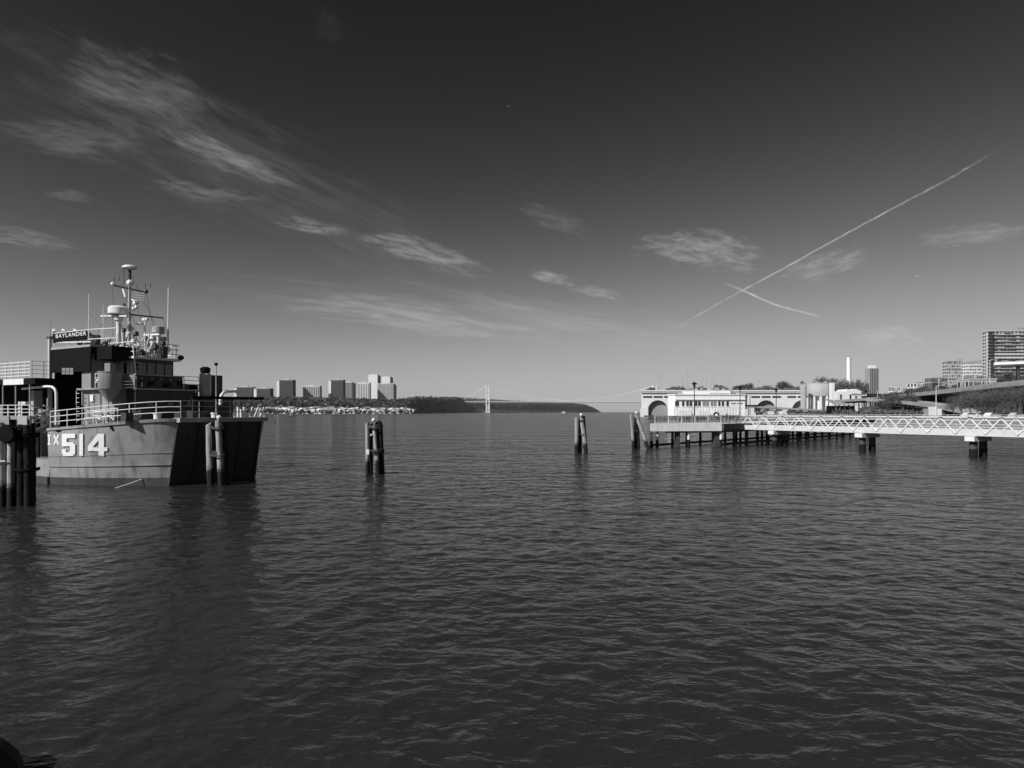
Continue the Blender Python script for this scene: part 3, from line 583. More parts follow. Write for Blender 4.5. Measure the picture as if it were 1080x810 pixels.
for i, (x, yt, D) in enumerate([(684, 410, 790), (688, 409, 800), (706, 409.5, 800), (711, 408.5, 810), (719, 409, 800), (724, 409.5, 790), (740, 410, 800), (757, 406.5, 830), (760, 407, 800), (776, 407.5, 800), (782, 406, 800), (790, 405, 790), (800, 408.5, 800), (807, 407.5, 800), (825, 402.5, 800), (833, 407, 800), (840, 408, 800), (871, 400.5, 800), (887, 402, 760), (884, 407, 740), (904, 402.5, 770), (909, 405, 760), (900, 408, 745)]):
    zb = PLANT_TOP + 1.5 if x < 862 else 12; s = max(.5, (zy(yt, D) - zb) / 10.5)
    if x > 880: zb = 3.2; s = (zy(yt, D) - zb) / 10.5
    sw = s if x < 880 else s * .55
    tree('p%d' % (i % 2), (gx(x, D), D, zb), (sw, sw, s), 'small bare tree in the park on the plant roof' if x < 880 else 'tall bare tree beside the white chimney', 'roof park trees' if x < 880 else 'trees round the chimney', rng.uniform(0, 6), S2[i % 2])
S3 = [(51, 11, 10, 2400, .2), (52, 11, 9.5, 2400, .2)]
hz = []
for i in range(64):
    x = rng.uniform(930, 1085); D = rng.uniform(352, 440); top = float(np.interp(x, [905, 950, 985, 1020, 1080, 1350], [8, 14, 20, 26, 30, 34])); q = float(np.interp(D, [330, 380, 450, 560], [0, .45, .8, 1])); zb = 3 + (top - 3) * q
    s = rng.uniform(.6, .95); s2 = s * .8 if x < 1048 else s * 1.0
    tree('h%d' % (i % 2), (gx(x, D), D, zb - .2), (s * 1.1, s * 1.1, s2), 'bare tree on the slope behind the parkway', 'trees on the slope behind the parkway', rng.uniform(0, 6), S3[i % 2])
it = []
for i in range(360):
    x = rng.uniform(704, 850); D = rng.uniform(725, 800); h = rng.uniform(3, 6.5) * (.6 + .6 * abs(sin(x * .13)))
    it.append((gx(x, D), D, PLANT_TOP + 1.8, 2.4, h))
o = blob_cloud('roof_park_hedge', it, foli_m, 19); tag(o, 'low dark hedge along the plant roof edge', 'hedge', kind='stuff')
# low hedge and bank clutter below the viaducts
it = []
for i in range(420):
    x = rng.uniform(800, 1000); D = rng.uniform(300, 340) if x > 880 else rng.uniform(400, 416)
    it.append((gx(x, D), D, 3.2, 1.4, rng.uniform(1.2, 3)))
o = blob_cloud('bank_shrubs', it, foli_m, 9); tag(o, 'low dark shrubs along the bank below the roads', 'shrubs', kind='stuff')
for i, (x, w, y, D, lab, mm) in enumerate([(984, 19, 429, 300, 'bright white panel fence at the foot of the ramp', white_m), (824, 10, 433.6, 330, 'white site barrier with two openings behind the gangway start', white_m), (812, 9, 433.8, 332, 'white site barrier left of the arched tube frame', white_m)]):
    t = thing('panel_fence', (gx(x, D), D, 3.3), lab, 'fence'); W2 = w / FPX * D; X = gx(x, D) - W2 / 2; n = max(4, int(W2 / 2)); zt = zy(y, D)
    for k in range(n): MB().box(X + k * W2 / n + .04, X + (k + 1) * W2 / n - .04, D + .03 * (k % 2), D + .12 + .03 * (k % 2), 3.4 + (.5 if i and k % 2 else 0), zt - (.9 * ((k * 7) % 3 == 0) if i == 0 else 0)).build('panel', mm if (k * 5) % 4 else bgrey_m, t)
    for k in range(n + 1): MB().box(X + k * W2 / n - .05, X + k * W2 / n + .05, D + .2, D + .3, 3.3, zt + .1).build('post', grey_m, t)
# parked cars on the bank
def car(loc, rz, lab, mm):
    t = thing('parked_car', loc, lab, 'car', 'cars parked on the bank', rz, local=True); pr = [(-2.2, .35), (2.15, .35), (2.2, .75), (1.2, .95), (.6, 1.45), (-1.2, 1.48), (-2.0, 1.0), (-2.25, .9)]; n = len(pr)
    MB().add([(a, s * .85, b) for s in (-1, 1) for a, b in pr], [tuple(range(n)), tuple(range(2 * n - 1, n - 1, -1))] + [(j, n + j, n + (j + 1) % n, (j + 1) % n) for j in range(n)]).build('body', mm, t)
    gl = [(.95, 1.0), (.55, 1.38), (-1.1, 1.4), (-1.75, 1.0)]
    MB().add([(a, s * .87, b) for s in (-1, 1) for a, b in gl], [(0, 1, 2, 3), (7, 6, 5, 4), (0, 4, 5, 1), (1, 5, 6, 2), (2, 6, 7, 3), (3, 7, 4, 0)]).build('windows', glass_m, t)
    for a in (-1.35, 1.35):
        for s in (-1, 1): MB().tube((a, s * .7, .33), (a, s * .9, .33), .33, .33, 14).build('wheel', black_m, t)
for i, (x, D, mm, lab) in enumerate([(1024, 185, white_m, 'white car parked at the left end of the bank row'), (1034, 190, grey_m, 'grey car parked second from left under the bank trees'), (1046, 184, white_m, 'white car parked between the bank tree trunks'), (1062, 186, dark_m, 'dark car parked toward the right under the bank trees'), (1073, 183, bpale_m, 'pale car parked furthest right under the bank trees')]):
    car((gx(x, D), D, 3.3), .2 * (i % 3), lab, mm)
# sea wall rail along the near bank
t = thing('promenade_railing', (121, 140, 3.3), 'pale railing along the bank promenade behind the gangway', 'railing')
pl = [(121, 140), (90, 170), (112, 270), (150, 400)]
for a, b in zip(pl, pl[1:]):
    L = math.dist(a, b); n = int(L / 2.4)
    for z in (.5, 1.05): MB().bar((a[0], a[1], 3.3 + z), (b[0], b[1], 3.3 + z), .07).build('rail', galv_m, t)
    for k in range(n): MB().box(a[0] + (b[0] - a[0]) * k / n - .05, a[0] + (b[0] - a[0]) * k / n + .05, a[1] + (b[1] - a[1]) * k / n - .05, a[1] + (b[1] - a[1]) * k / n + .05, 3.3, 4.4).build('post', galv_m, t)
# ------------------------------------------------------------------ fishing pier
A = Vector((19.6, 94)); B = Vector((30.1, 96)); PD = Vector((.68, .733)).normalized(); LEN = 78
C = B + PD * LEN; E_ = A + PD * LEN; ZD = 3.33
def pier():
    t = thing('fishing_pier', (A.x, A.y, 0), 'long pale fishing pier on piles with white front edge beam', 'pier')
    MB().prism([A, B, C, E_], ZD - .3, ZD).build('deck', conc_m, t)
    f = (B - A).normalized(); MB().prism([A - f * .12 - PD * .18, B + f * .1 - PD * .18, B + f * .1 - PD * .005, A - f * .12 - PD * .005], ZD - 1.05, ZD + .06).build('front_beam', white_m, t)
    n2 = Vector((PD.y, -PD.x)); MB().prism([B + n2 * .02 + PD * .05, B + n2 * .3 + PD * .05, C + n2 * .3, C + n2 * .02], ZD - .95, ZD - .08).build('edge_beam', concd_m, t)  # dark colour carries the shade on the right edge
    MB().prism([A - n2 * .02 + PD * .05, E_ - n2 * .02, E_ - n2 * .3, A - n2 * .3 + PD * .05], ZD - .95, ZD - .08).build('edge_beam', concd_m, t)
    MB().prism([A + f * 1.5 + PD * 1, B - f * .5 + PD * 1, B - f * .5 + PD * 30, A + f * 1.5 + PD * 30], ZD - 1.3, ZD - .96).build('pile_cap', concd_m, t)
    for i in range(18):
        for j, s in enumerate((.05, .5, .97)):
            p = A + f * (10.6 * s) + PD * (.6 + i * 4.3)
            if j == 1 and i % 2: continue
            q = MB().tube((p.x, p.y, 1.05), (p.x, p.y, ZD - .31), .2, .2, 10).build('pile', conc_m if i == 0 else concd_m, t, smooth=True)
            MB().tube((p.x, p.y, -3), (p.x, p.y, 1.045), .215, .215, 10).build('wet_sleeve', wet_m, q, smooth=True)
    q = MB().tube((A.x - .02, A.y - .05, .95), (A.x - .02, A.y - .05, ZD - 1.06), .24, .24, 12).build('corner_pile', white_m, t, smooth=True); MB().tube((A.x - .02, A.y - .05, -3), (A.x - .02, A.y - .05, .945), .25, .25, 12).build('wet_sleeve', wet_m, q, smooth=True)
    MB().bar((A.x, A.y + .3, .3), tuple(E_) + (.3,), .35, .3).build('waterline_wale', wet_m, t)
    p = B + PD * .3; MB().bar((p.x, p.y, .35), tuple(C) + (.35,), .35, .35).build('waterline_wale', wet_m, t)
    for q, hl in ((A + f * 3.2, .26), (A + f * 9.3, .5)): MB().obox(q + PD * 1.3, f, hl, .4, -1, 2.2).build('fender_block', concd_m, t)
def railing(name, label, pts, z, h=1.1, gap=2.2, pk=.16):
    t = thing(name, (pts[0][0], pts[0][1], z), label, 'railing')
    for a, b in zip(pts, pts[1:]):
        a = Vector(a); b = Vector(b); L = (b - a).length; n = max(1, round(L / gap)); d = (b - a) / n
        for zz in (.12, h): MB().bar((a.x, a.y, z + zz), (b.x, b.y, z + zz), .07).build('rail', galv_m, t)
        for k in range(n):
            p = a + d * k; MB().box(p.x - .05, p.x + .05, p.y - .05, p.y + .05, z, z + h + .05).build('post', galv_m, t)
            m = MB(); q = max(2, int(d.length / pk))
            for i in range(1, q): r = p + d * (i / q); m.bar((r.x, r.y, z + .12), (r.x, r.y, z + h), .016)
            o = m.build('pickets', grey_m, t); o['kind'] = 'stuff'
pier()
f = (B - A).normalized()
railing('pier_railing', 'pale picket railing round the pier end and sides', [tuple(E_ + Vector((.3, -.2))), tuple(A + PD * .4 + f * .3), tuple(B + PD * .4 - f * .3), tuple(B + PD * 8 - f * .3)], ZD)
def pier_lamp(x, D, yt, lab):
    X = gx(x, D); zt = zy(yt, D); t = thing('pier_lamp', (X, D, ZD), lab, 'lamp post', 'lamps on the pier')
    MB().lathe((X, D, ZD), [(.16, 0), (.16, .5), (.1, .6), (.075, 2), (.06, zt - ZD - .9)], 10).build('post', black_m, t, smooth=True)
    MB().lathe((X, D, zt - .9), [(.08, 0), (.16, .1), (.2, .45), (.12, .5)], 12).build('lantern', glass_m, t, smooth=True)
    MB().lathe((X, D, zt - .42), [(.12, 0), (.48, .05), (.42, .14), (.15, .3), (.04, .42)], 14).build('shade', black_m, t, smooth=True)
pier_lamp(732.3, 104, 402.6, 'nearest black lamp post on the pier end'); pier_lamp(780.5, 117, 406.6, 'second black lamp post along the pier'); pier_lamp(818.6, 132, 409.2, 'furthest black lamp post along the pier')
X, Yq = gx(755.5, 101), 101
t = thing('life_ring_stand', (X, Yq, ZD), 'round black ring with white centre on the pier', 'life ring')
m = MB(); m.path([(X + .36 * cos(a), Yq, ZD + 1.2 + .36 * sin(a)) for a in np.linspace(0, 2 * pi, 25)], .12, 8); m.build('ring', black_m, t, smooth=True)
MB().lathe((X, Yq, ZD), [(.05, 0), (.05, .75)], 8).build('post', dark_m, t); MB().tube((X, Yq - .04, ZD + 1.2), (X, Yq + .04, ZD + 1.2), .2, .2, 16).build('plate', white_m, t)
for i, (x, D) in enumerate([(722, 100.5), (741, 101), (771, 108)]):
    X = gx(x, D); t = thing('pier_bench', (X, D, ZD), ['bench near the left end of the pier deck', 'bench in the middle of the pier end', 'bench at the right behind the picket rail'][i], 'bench', 'benches on the pier')
    for k in range(4): MB().box(X - .9, X + .9, D - .25 + k * .13, D - .14 + k * .13, ZD + .42, ZD + .46).build('slat', wood_m, t)
    for k in range(3): MB().box(X - .9, X + .9, D + .29, D + .33, ZD + .52 + k * .13, ZD + .62 + k * .13).build('back_slat', wood_m, t)
    for s in (-.75, .75): MB().box(X + s - .04, X + s + .04, D - .22, D + .28, ZD, ZD + .41).build('leg', dark_m, t)
# ------------------------------------------------------------------ truss gangway
def gangway():
    T0 = Vector((36, 102.4)); d = Vector((.5, -.867)).normalized(); n = Vector((d.y, -d.x)); n = n if n.y < 0 else -n   # n points to the river side
    bay = 3.05; NB = 24; L = bay * NB; z0, z1, z2 = 2.35, 3.05, 4.42; hw = 1.5
    t = thing('truss_gangway', (T0.x, T0.y, 0), 'long pale steel truss footbridge running from pier to the right', 'footbridge')
    def P(s, o, z): q = T0 + d * s + n * o; return Vector((q.x, q.y, z))
    MB().add([P(0, hw - .1, z0 + .2), P(L, hw - .1, z0 + .2), P(L, -hw + .1, z0 + .2), P(0, -hw + .1, z0 + .2), P(0, hw - .1, z0 + .35), P(L, hw - .1, z0 + .35), P(L, -hw + .1, z0 + .35), P(0, -hw + .1, z0 + .35)],
             [(0, 1, 2, 3), (7, 6, 5, 4), (0, 4, 5, 1), (1, 5, 6, 2), (2, 6, 7, 3), (3, 7, 4, 0)]).build('deck', deck_m, t)
    for o in (hw, -hw):
        for k in range(NB // 2): MB().bar(P(k * 2 * bay + .02, o, (z0 + z1) / 2), P((k + 1) * 2 * bay - .02, o, (z0 + z1) / 2), .1, z1 - z0).build('side_plate', galv_m, t)
        MB().bar(P(0, o, z2), P(L, o, z2), .2, .16).build('top_chord', galv_m, t)
        MB().bar(P(0, o, z2 - .35), P(L, o, z2 - .35), .05).build('handrail', galv_m, t); 
        for zz in (3.3, 3.6): MB().bar(P(0, o - (.12 if o > 0 else -.12), zz), P(L, o - (.12 if o > 0 else -.12), zz), .03).build('guard_wire', galv_m, t)
        off = 0 if o > 0 else .0
        for k in range(NB):
            a = P(k * bay + off, o + (.1 if o > 0 else -.1), z0 + .25); m_ = P((k + .5) * bay + off, o + (.1 if o > 0 else -.1), z2 - .1); b = P((k + 1) * bay + off, o + (.1 if o > 0 else -.1), z0 + .25)
            MB().bar(a, m_, .1, .12).build('diagonal', rail_m, t); MB().bar(m_, b, .1, .12).build('diagonal', rail_m, t)
            q = P((k + .5) * bay, o + (.1 if o > 0 else -.1), z2 - .1); MB().obox((q.x, q.y), d, .2, .05, z2 - .2, z2 + .02).build('gusset', dark_m if k % 1 == 0 else galv_m, t)
    m = MB()
    for k in range(NB * 3): m.bar(P(k * bay / 3 + .3, hw - .15, z0 + .12), P(k * bay / 3 + .3, -hw + .15, z0 + .12), .12, .15)
    o = m.build('floor_beams', dark_m, t); o['kind'] = 'stuff'
    for i, s in enumerate((5.9, 19.2, 32.1, 45, 58)):
        c = T0 + d * s
        b = thing('gangway_support', (c.x, c.y, 0), 'white capped concrete pile bent under the gangway, %s from the pier' % ['first', 'second', 'third', 'fourth', 'fifth'][i], 'pile bent', 'pile bents under the gangway')
        MB().obox((c.x, c.y), n, 1.9, .5, 1.75, 2.3).build('cap', conc_m, b)
        e = c + n * 1.92; MB().obox((e.x, e.y), n, .02, .48, 1.78, 2.27).build('cap_face', white_m, b)
        for s2 in (-1.05, 1.05):
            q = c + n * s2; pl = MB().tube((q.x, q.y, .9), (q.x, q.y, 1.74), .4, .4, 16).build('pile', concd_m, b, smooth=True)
            MB().tube((q.x, q.y, -4), (q.x, q.y, .895), .415, .415, 16).build('tide_band', wet_m, pl, smooth=True)
gangway()
t = thing('arched_tube_frame', (gx(825, 140), 140, 3.3), 'white bent tube frame standing behind the gangway start', 'frame'); X = gx(825, 140)
# ------------------------------------------------------------------ mooring dolphins
def pile_mesh(b0, b1, r, t, dry=True, wet_top=1.1, cap=True, seed=0):
    b0 = Vector(b0); b1 = Vector(b1); rr = random.Random(seed); n = 22; m = MB(); K = 14
    bow = Vector((rr.uniform(-.07, .07), rr.uniform(-.07, .07), 0)); lob = [rr.uniform(-.07, .07) for _ in range(K)]
    pts = [b0.lerp(b1, i / n) + bow * sin(pi * i / n) + Vector((rr.uniform(-.012, .012), rr.uniform(-.012, .012), 0)) for i in range(n + 1)]
    m.path(pts, [r * (1.08 - .14 * i / n) * rr.uniform(.96, 1.04) for i in range(n + 1)], K)
    tilt = (rr.uniform(-.35, .35), rr.uniform(-.35, .35))
    for i in range(n + 1):
        for k in range(K):
            q = Vector(m.v[i * K + k]); c = pts[i]; d = q - c; q = c + d * (1 + lob[k] + rr.uniform(-.035, .035)); 
            if i == n: q.z += d.x * tilt[0] * 1.6 + d.y * tilt[1] * 1.6 + rr.uniform(-.07, .05)      # split, uneven head
            m.v[i * K + k] = tuple(q)
    m.build('pile', wood_m if dry else wet_m, t, smooth=True)
def strap(c, z, rx, t, n=3, r=.028, mm=None):
    for k in range(n): MB().path([(c[0] + rx * cos(a), c[1] + rx * .85 * sin(a), z + k * .075 + .03 * sin(2 * a + k) + .015 * sin(5 * a)) for a in np.linspace(0, 2 * pi, 22)], r, 6).build('wire_wrap', mm or mat('rusty_wire', .07, .8, .5, 8), t)
def dolphin(x, D, piles, lab, wraps, wet=1.0):
    X = gx(x, D); t = thing('mooring_dolphin', (X, D, 0), lab, 'mooring piles', 'timber mooring dolphins')
    for i, (bx, by, tx, ty, zt, r, dry) in enumerate(piles):
        b0 = Vector((X + bx * 1.0, D + by, 0)); b1 = Vector((X + tx, D + ty, zt)); dn = (b1 - b0); b0 = b0 - dn * (3 / dn.z); pile_mesh(b0, b1, r, t, dry, wet, seed=i + int(x))
    for (z, rx, n) in wraps: strap((X, D), z, rx, t, n)
    return t
d = dolphin(229.5, 45.6, [(-.5, 0, -.62, .0, 4.2, .19, True), (.28, -.1, .02, 0, 4.48, .2, True), (-.05, .5, .05, .3, 4.1, .19, True), (.65, .35, .35, .25, 4.15, .18, False)], 'dark edged pair of timber mooring piles before the ship bow', [(3.85, .42, 3), (2.0, .5, 2)], .55)
MB().box(gx(229.5, 45.6) - .3, gx(229.5, 45.6) + .05, 45.35, 45.5, 1.95, 2.35).build('bolt_block', dark_m, d)
MB().ball((gx(231, 45.6), 45.6, 4.62), .17, 10).build('rope_cap', rail_m, d)
d = dolphin(395.5, 53.8, [(-.55, 0, -.62, 0, 4.1, .17, True), (.35, -.2, -.05, -.05, 3.9, .17, True), (.6, .3, .42, .1, 4.2, .18, False), (.05, .5, .1, .25, 4.2, .17, False), (-.35, .45, -.35, .3, 4.05, .16, False)], 'solitary timber mooring dolphin in open water right of the ship', [(3.7, .52, 4), (1.85, .6, 3)], 1.25)
X = gx(395.5, 53.8); MB().box(X - .62, X - .4, 53.4, 53.55, 1.6, 2.0).build('fender_plate', white_m, d); MB().box(X - .3, X + .05, 53.3, 53.45, 1.75, 2.0).build('bolt_block', black_m, d); MB().ball((X - .1, 53.75, 4.35), .17, 10).build('rope_cap', rail_m, d); MB().ball((X - .25, 53.55, 3.15), .09, 8).build('bolt', rail_m, d); MB().ball((X + .6, 53.6, 1.9), .22, 8).build('fender', black_m, d)
d = dolphin(613, 82.8, [(-.55, 0, -.55, 0, 4.35, .24, True), (.62, -.25, .02, -.05, 4.3, .25, True), (.75, .5, .3, .2, 4.45, .2, False), (0, .5, -.05, .3, 4.2, .22, False)], 'left of two pale timber mooring dolphins near the pier', [(3.9, .5, 3), (2.2, .55, 2)], 1.15)
MB().ball((gx(613, 82.8), 82.7, 4.65), .2, 10).build('rope_cap', rail_m, d)
d = dolphin(670, 91.5, [(-.25, 0, -.55, 0, 4.6, .23, True), (1.65, -.35, .1, -.1, 4.55, .25, True), (.2, .5, .15, .3, 4.7, .22, False), (.55, .35, .3, .3, 4.5, .2, False)], 'splayed timber mooring dolphin beside the pier end', [(4.1, .45, 3), (2.4, .3, 2)], 1.3)
MB().ball((gx(671, 91.5), 91.4, 4.9), .2, 10).build('rope_cap', rail_m, d)
# big pile cluster at the left edge
D = 35.5; X = gx(14, D); t = thing('fender_pile_cluster', (X, D, 0), 'cluster of tall dark timber fender piles at the left edge', 'mooring piles')
for i, (x, yy, zt, r, dry, wet) in enumerate([(1.2, 0, 4.35, .21, True, 1.2), (13.2, -.1, 4.15, .165, True, 1.2), (7.5, .6, 4.2, .2, False, 1.2), (21.5, .1, 4.3, .21, False, 1.2), (28.8, .0, 4.3, .2, False, 1.2), (25, .6, 4.35, .2, False, 1.2), (-5, .4, 4.3, .2, True, 1.2)]):
    pile_mesh((gx(x, D), D + yy, -3), (gx(x, D), D + yy, zt), r, t, dry, wet, seed=70 + i)
m = MB(); cx = gx(9.5, D - .3)
m.lathe((0, 0, 0), [(.05, -.28), (.44, -.24), (.5, 0), (.44, .24), (.05, .28)], 20)
m.v = [(cx + a, D - .42 + c * .7, 3.85 + b) for a, b, c in m.v]; m.build('rubber_fender', black_m, t, smooth=True)
MB().bar((gx(0, D), D - .35, 2.42), (gx(11, D), D - .35, 2.42), .06).build('cross_bolt', rail_m, t); MB().bar((gx(30, D), D - .25, 2.3), (gx(35, D), D - .25, 2.3), .2).build('bolt_block', black_m, t)
strap((gx(24, D), D + .25), 3.7, .62, t, 3, .04, black_m); strap((gx(24, D), D + .25), 1.9, .62, t, 2, .04, black_m)
# boulders at the quay foot
for i, (x, y, s) in enumerate([(-7.35, 8.75, .85), (-8.5, 8.6, 1.0)]):
    rr = np.random.default_rng(60 + i); m = MB().lathe((0, 0, 0), [(.01 + .9 * s * sin(pi * k / 8), -.55 * s * cos(pi * k / 8)) for k in range(9)], 14); m.v = [(a * (1 + .14 * sin(5 * a + 3 * c + i)), b * (1 + .12 * sin(4 * b + 2 * a)), c * (1 + .15 * sin(6 * a + b))) for a, b, c in m.v]
    o = m.build('boulder', wet_m); o.location = (x, y, .12); tag(o, ['wet black boulder in the bottom left corner', 'wet black boulder further left in the bottom corner'][i], 'boulder')
# ------------------------------------------------------------------ the ship (local axes: u forward, v to the far side, z up)
FW = Vector((.87, -.493)).normalized(); BW = Vector((-FW.y, FW.x)); MO = Vector((-21.25, 48.1))
ship = thing('grey_harbor_ship', (MO.x, MO.y, 0), 'grey naval harbor ship numbered 514 with square bow ramp at left', 'ship', None, math.atan2(FW.y, FW.x), local=True)
def sp(x, y, v):
    k = (x - CXP) / FPX; u = (k * (MO.y + v * BW.y) - MO.x - v * BW.x) / (FW.x - k * FW.y); D = MO.y + u * FW.y + v * BW.y
    return Vector((u, v, CAMZ - (y - HOR) / FPX * D))
def sq(x, y, u):
    k = (x - CXP) / FPX; v = (k * (MO.y + u * FW.y) - MO.x - u * FW.x) / (BW.x - k * BW.y); D = MO.y + u * FW.y + v * BW.y
    return Vector((u, v, CAMZ - (y - HOR) / FPX * D))
def chaikin(p, it=3):
    for _ in range(it):
        q = [p[0]]
        for a, b in zip(p, p[1:]): q += [a * .75 + b * .25, a * .25 + b * .75]
        p = q + [p[-1]]
    return p
def resample(p, n):
    p = np.array(chaikin([np.array(q, float) for q in p])); s = np.concatenate([[0], np.cumsum(np.linalg.norm(np.diff(p, axis=0), axis=1))]); t = np.linspace(0, s[-1], n)
    return np.stack([np.interp(t, s, p[:, k]) for k in range(p.shape[1])], 1)
NT = 40
WLp = resample([(-.3, 3.5, 0), (-1.5, 4.3, 0), (-3.8, 5.3, 0), (-6, 6.15, 0), (-8.6, 6.75, 0)], NT)
DKp = resample([(.6, 3.4, 4.56), (.1, 4.2, 4.56), (-1.4, 5.25, 4.44), (-3.1, 6.05, 4.28), (-5.7, 6.6, 4.08), (-8.6, 6.95, 3.88)], NT)
def hullpt(t, s):     # t 0..NT-1, s 0 waterline .. 1 deck (starboard: v negative)
    i = min(int(t), NT - 2); q = t - i; w = WLp[i] * (1 - q) + WLp[i + 1] * q; dk = DKp[i] * (1 - q) + DKp[i + 1] * q; p = w * (1 - s) + dk * s
    b = .22 * s * (1 - s) * (1 if s > 0 else 0); return Vector((p[0], -(p[1] + b), p[2]))
SS = [-.35, -.15, 0, .06, .12, .3, .45, .6, .75, .9, 1.0]
def hull_side(sgn):
    m = MB(); vs = []
    for i in range(NT):
        for s in SS: p = hullpt(i, s); vs.append((p.x, p.y * sgn, p.z))
    n = len(SS); fs = [(i * n + j, i * n + j + 1, (i + 1) * n + j + 1, (i + 1) * n + j) for i in range(NT - 1) for j in range(n - 1)]
    return m.add(vs, fs if sgn > 0 else [q[::-1] for q in fs])
m = hull_side(1); o2 = hull_side(-1); m.add(o2.v, o2.f)
# after end of the raised bow, low aft hull
a = [hullpt(NT - 1, s) for s in SS]; m.add([(p.x, p.y, p.z) for p in a] + [(p.x, -p.y, p.z) for p in a], [(j, j + 1, len(a) + j + 1, len(a) + j) for j in range(len(a) - 1)])
hull = m.build('hull', hull_m, ship, smooth=True)
MB().prism([(-8.62, -6.85), (-26, -6.9), (-27.5, -6.2), (-27.5, 6.2), (-26, 6.9), (-8.62, 6.85)], -1.5, 1.7).build('aft_hull', hull_m, ship)
MB().prism([(-8.65, -6.95), (-26, -7.0), (-27.6, -6.3), (-27.6, 6.3), (-26, 7.0), (-8.65, 6.95)], -1, .5).build('boot_stripe', boot_m, ship)
def ribbon_on_hull(s0, s1, off, sgn=1):
    m = MB(); vs = []
    for i in range(NT):
        for s in (s0, s1):
            p = hullpt(i, s); q = hullpt(min(i + 1, NT - 1), s) - hullpt(max(i - 1, 0), s); nn = Vector((q.y, -q.x, 0)).normalized(); nn = nn if nn.y < 0 else -nn
            vs += [((p + nn * off).x, (p + nn * off).y * sgn, p.z), ((p - nn * .03).x, (p - nn * .03).y * sgn, p.z)]
    fs = []
    for i in range(NT - 1):
        k = 4 * i; fs += [(k, k + 2, k + 6, k + 4), (k + 2, k + 3, k + 7, k + 6), (k + 1, k, k + 4, k + 5)]
    return m.add(vs, fs)
ribbon_on_hull(-.3, .125, .012).build('boot_stripe', boot_m, ship, smooth=True)
for s0, s1, of in ((.31, .325, .06), (.955, .995, .08), (.49, .497, .03)): ribbon_on_hull(s0, s1, of).build('rub_strake', hull_m, hull)
# deck
pts = [(p[0], -p[1] + .05) for p in DKp] ; pts2 = [(p[0], p[1] - .05) for p in DKp][::-1]
zs = [p[2] - .06 for p in DKp]; vs = [(p[0], p[1], z) for p, z in zip(pts, zs)] + [(p[0], p[1], z) for p, z in zip(pts2, zs[::-1])]; n = NT
MB().add(vs, [(i, i + 1, 2 * n - 2 - i, 2 * n - 1 - i) for i in range(n - 1)]).build('bow_deck', deck_m, ship)
MB().box(-27, -8.7, -6.8, 6.8, 1.71, 1.75).build('aft_deck', deck_m, ship)
# ramp
rp = MB(); R0, R1 = (-.3, 3.5, 0), (.6, 3.4, 4.56)
def rq(s, v): return (R0[0] + (R1[0] - R0[0]) * s, v * (R0[1] + (R1[1] - R0[1]) * s), 4.56 * s)
rp.add([rq(-.3, -1), rq(-.3, 1), rq(1, 1), rq(1, -1)] + [(p[0] - .3, p[1], p[2]) for p in (rq(-.3, -1), rq(-.3, 1), rq(1, 1), rq(1, -1))], [(0, 1, 2, 3), (7, 6, 5, 4), (0, 4, 5, 1), (1, 5, 6, 2), (2, 6, 7, 3), (3, 7, 4, 0)])
ramp = rp.build('bow_ramp', shaded_grey_m, ship)
for v in (-.99, -.5, 0, .5, .99):
    p, q = rq(.0, v), rq(.98, v); MB().bar((p[0] + .05, p[1], p[2]), (q[0] + .05, q[1], q[2]), .14, .1).build('stiffener', shaded_grey_m, ramp)
for s in (.35, .66): p, q = rq(s, -.97), rq(s, .97); MB().bar((p[0] + .04, p[1], p[2]), (q[0] + .04, q[1], q[2]), .1, .1).build('stiffener', shaded_grey_m, ramp)
MB().box(.15, .95, -3.5, 3.75, 4.3, 4.6).build('bow_lip', grey_m, ship)
# --- lettering on the hull, found by looking up where each pixel of the sign lands on the plating
GT = np.linspace(0, NT - 1, 620); GS = np.linspace(.05, 1, 190); G = np.array([[tuple(hullpt(a, b)) for b in GS] for a in GT])
wx = MO.x + G[..., 0] * FW.x + G[..., 1] * BW.x; wy = MO.y + G[..., 0] * FW.y + G[..., 1] * BW.y
GX = CXP + FPX * wx / wy; GY = HOR - FPX * (G[..., 2] - CAMZ) / wy
NU = np.gradient(G, axis=0); NS = np.gradient(G, axis=1); NN = np.cross(NU, NS); NN /= np.linalg.norm(NN, axis=2, keepdims=True); NN *= np.where(NN[..., 1:2] > 0, -1, 1)
def onhull(x, y, off):
    k = np.argmin((GX - x) ** 2 + (GY - y) ** 2); i, j = divmod(k, GX.shape[1]); return tuple(G[i, j] + NN[i, j] * off)
def letter(name, shapes, x0, x1, y0, y1, m_, off, cell=.8, dx=0, dy=0):
    m = MB(); nx = max(3, round((x1 - x0) / cell)); ny = max(4, round((y1 - y0) / cell)); idx = {}
    def vid(i, j):
        if (i, j) not in idx: idx[(i, j)] = len(m.v); m.v.append(onhull(x0 + (x1 - x0) * i / nx + dx, y0 + (y1 - y0) * j / ny + dy, off))
        return idx[(i, j)]
    for i in range(nx):
        for j in range(ny):
            a, b = (i + .5) / nx, (j + .5) / ny
            if any(s(a, b) for s in shapes): m.f.append((vid(i, j), vid(i, j + 1), vid(i + 1, j + 1), vid(i + 1, j)))
    return m.build(name, m_, hull)
R = lambda a0, a1, b0, b1: (lambda a, b: a0 <= a <= a1 and b0 <= b <= b1)
def stroke(ax, ay, bx, by, w): return lambda a, b: abs((bx - ax) * (ay - b) - (ax - a) * (by - ay)) / math.hypot(bx - ax, by - ay) < w
L5 = [R(0, 1, 0, .2), R(0, .36, 0, .52), R(0, .86, .38, .56), R(.62, 1, .46, .92), R(.08, .88, .82, 1), R(0, .3, .7, .9)]
L1 = [R(0, 1, 0, 1)]
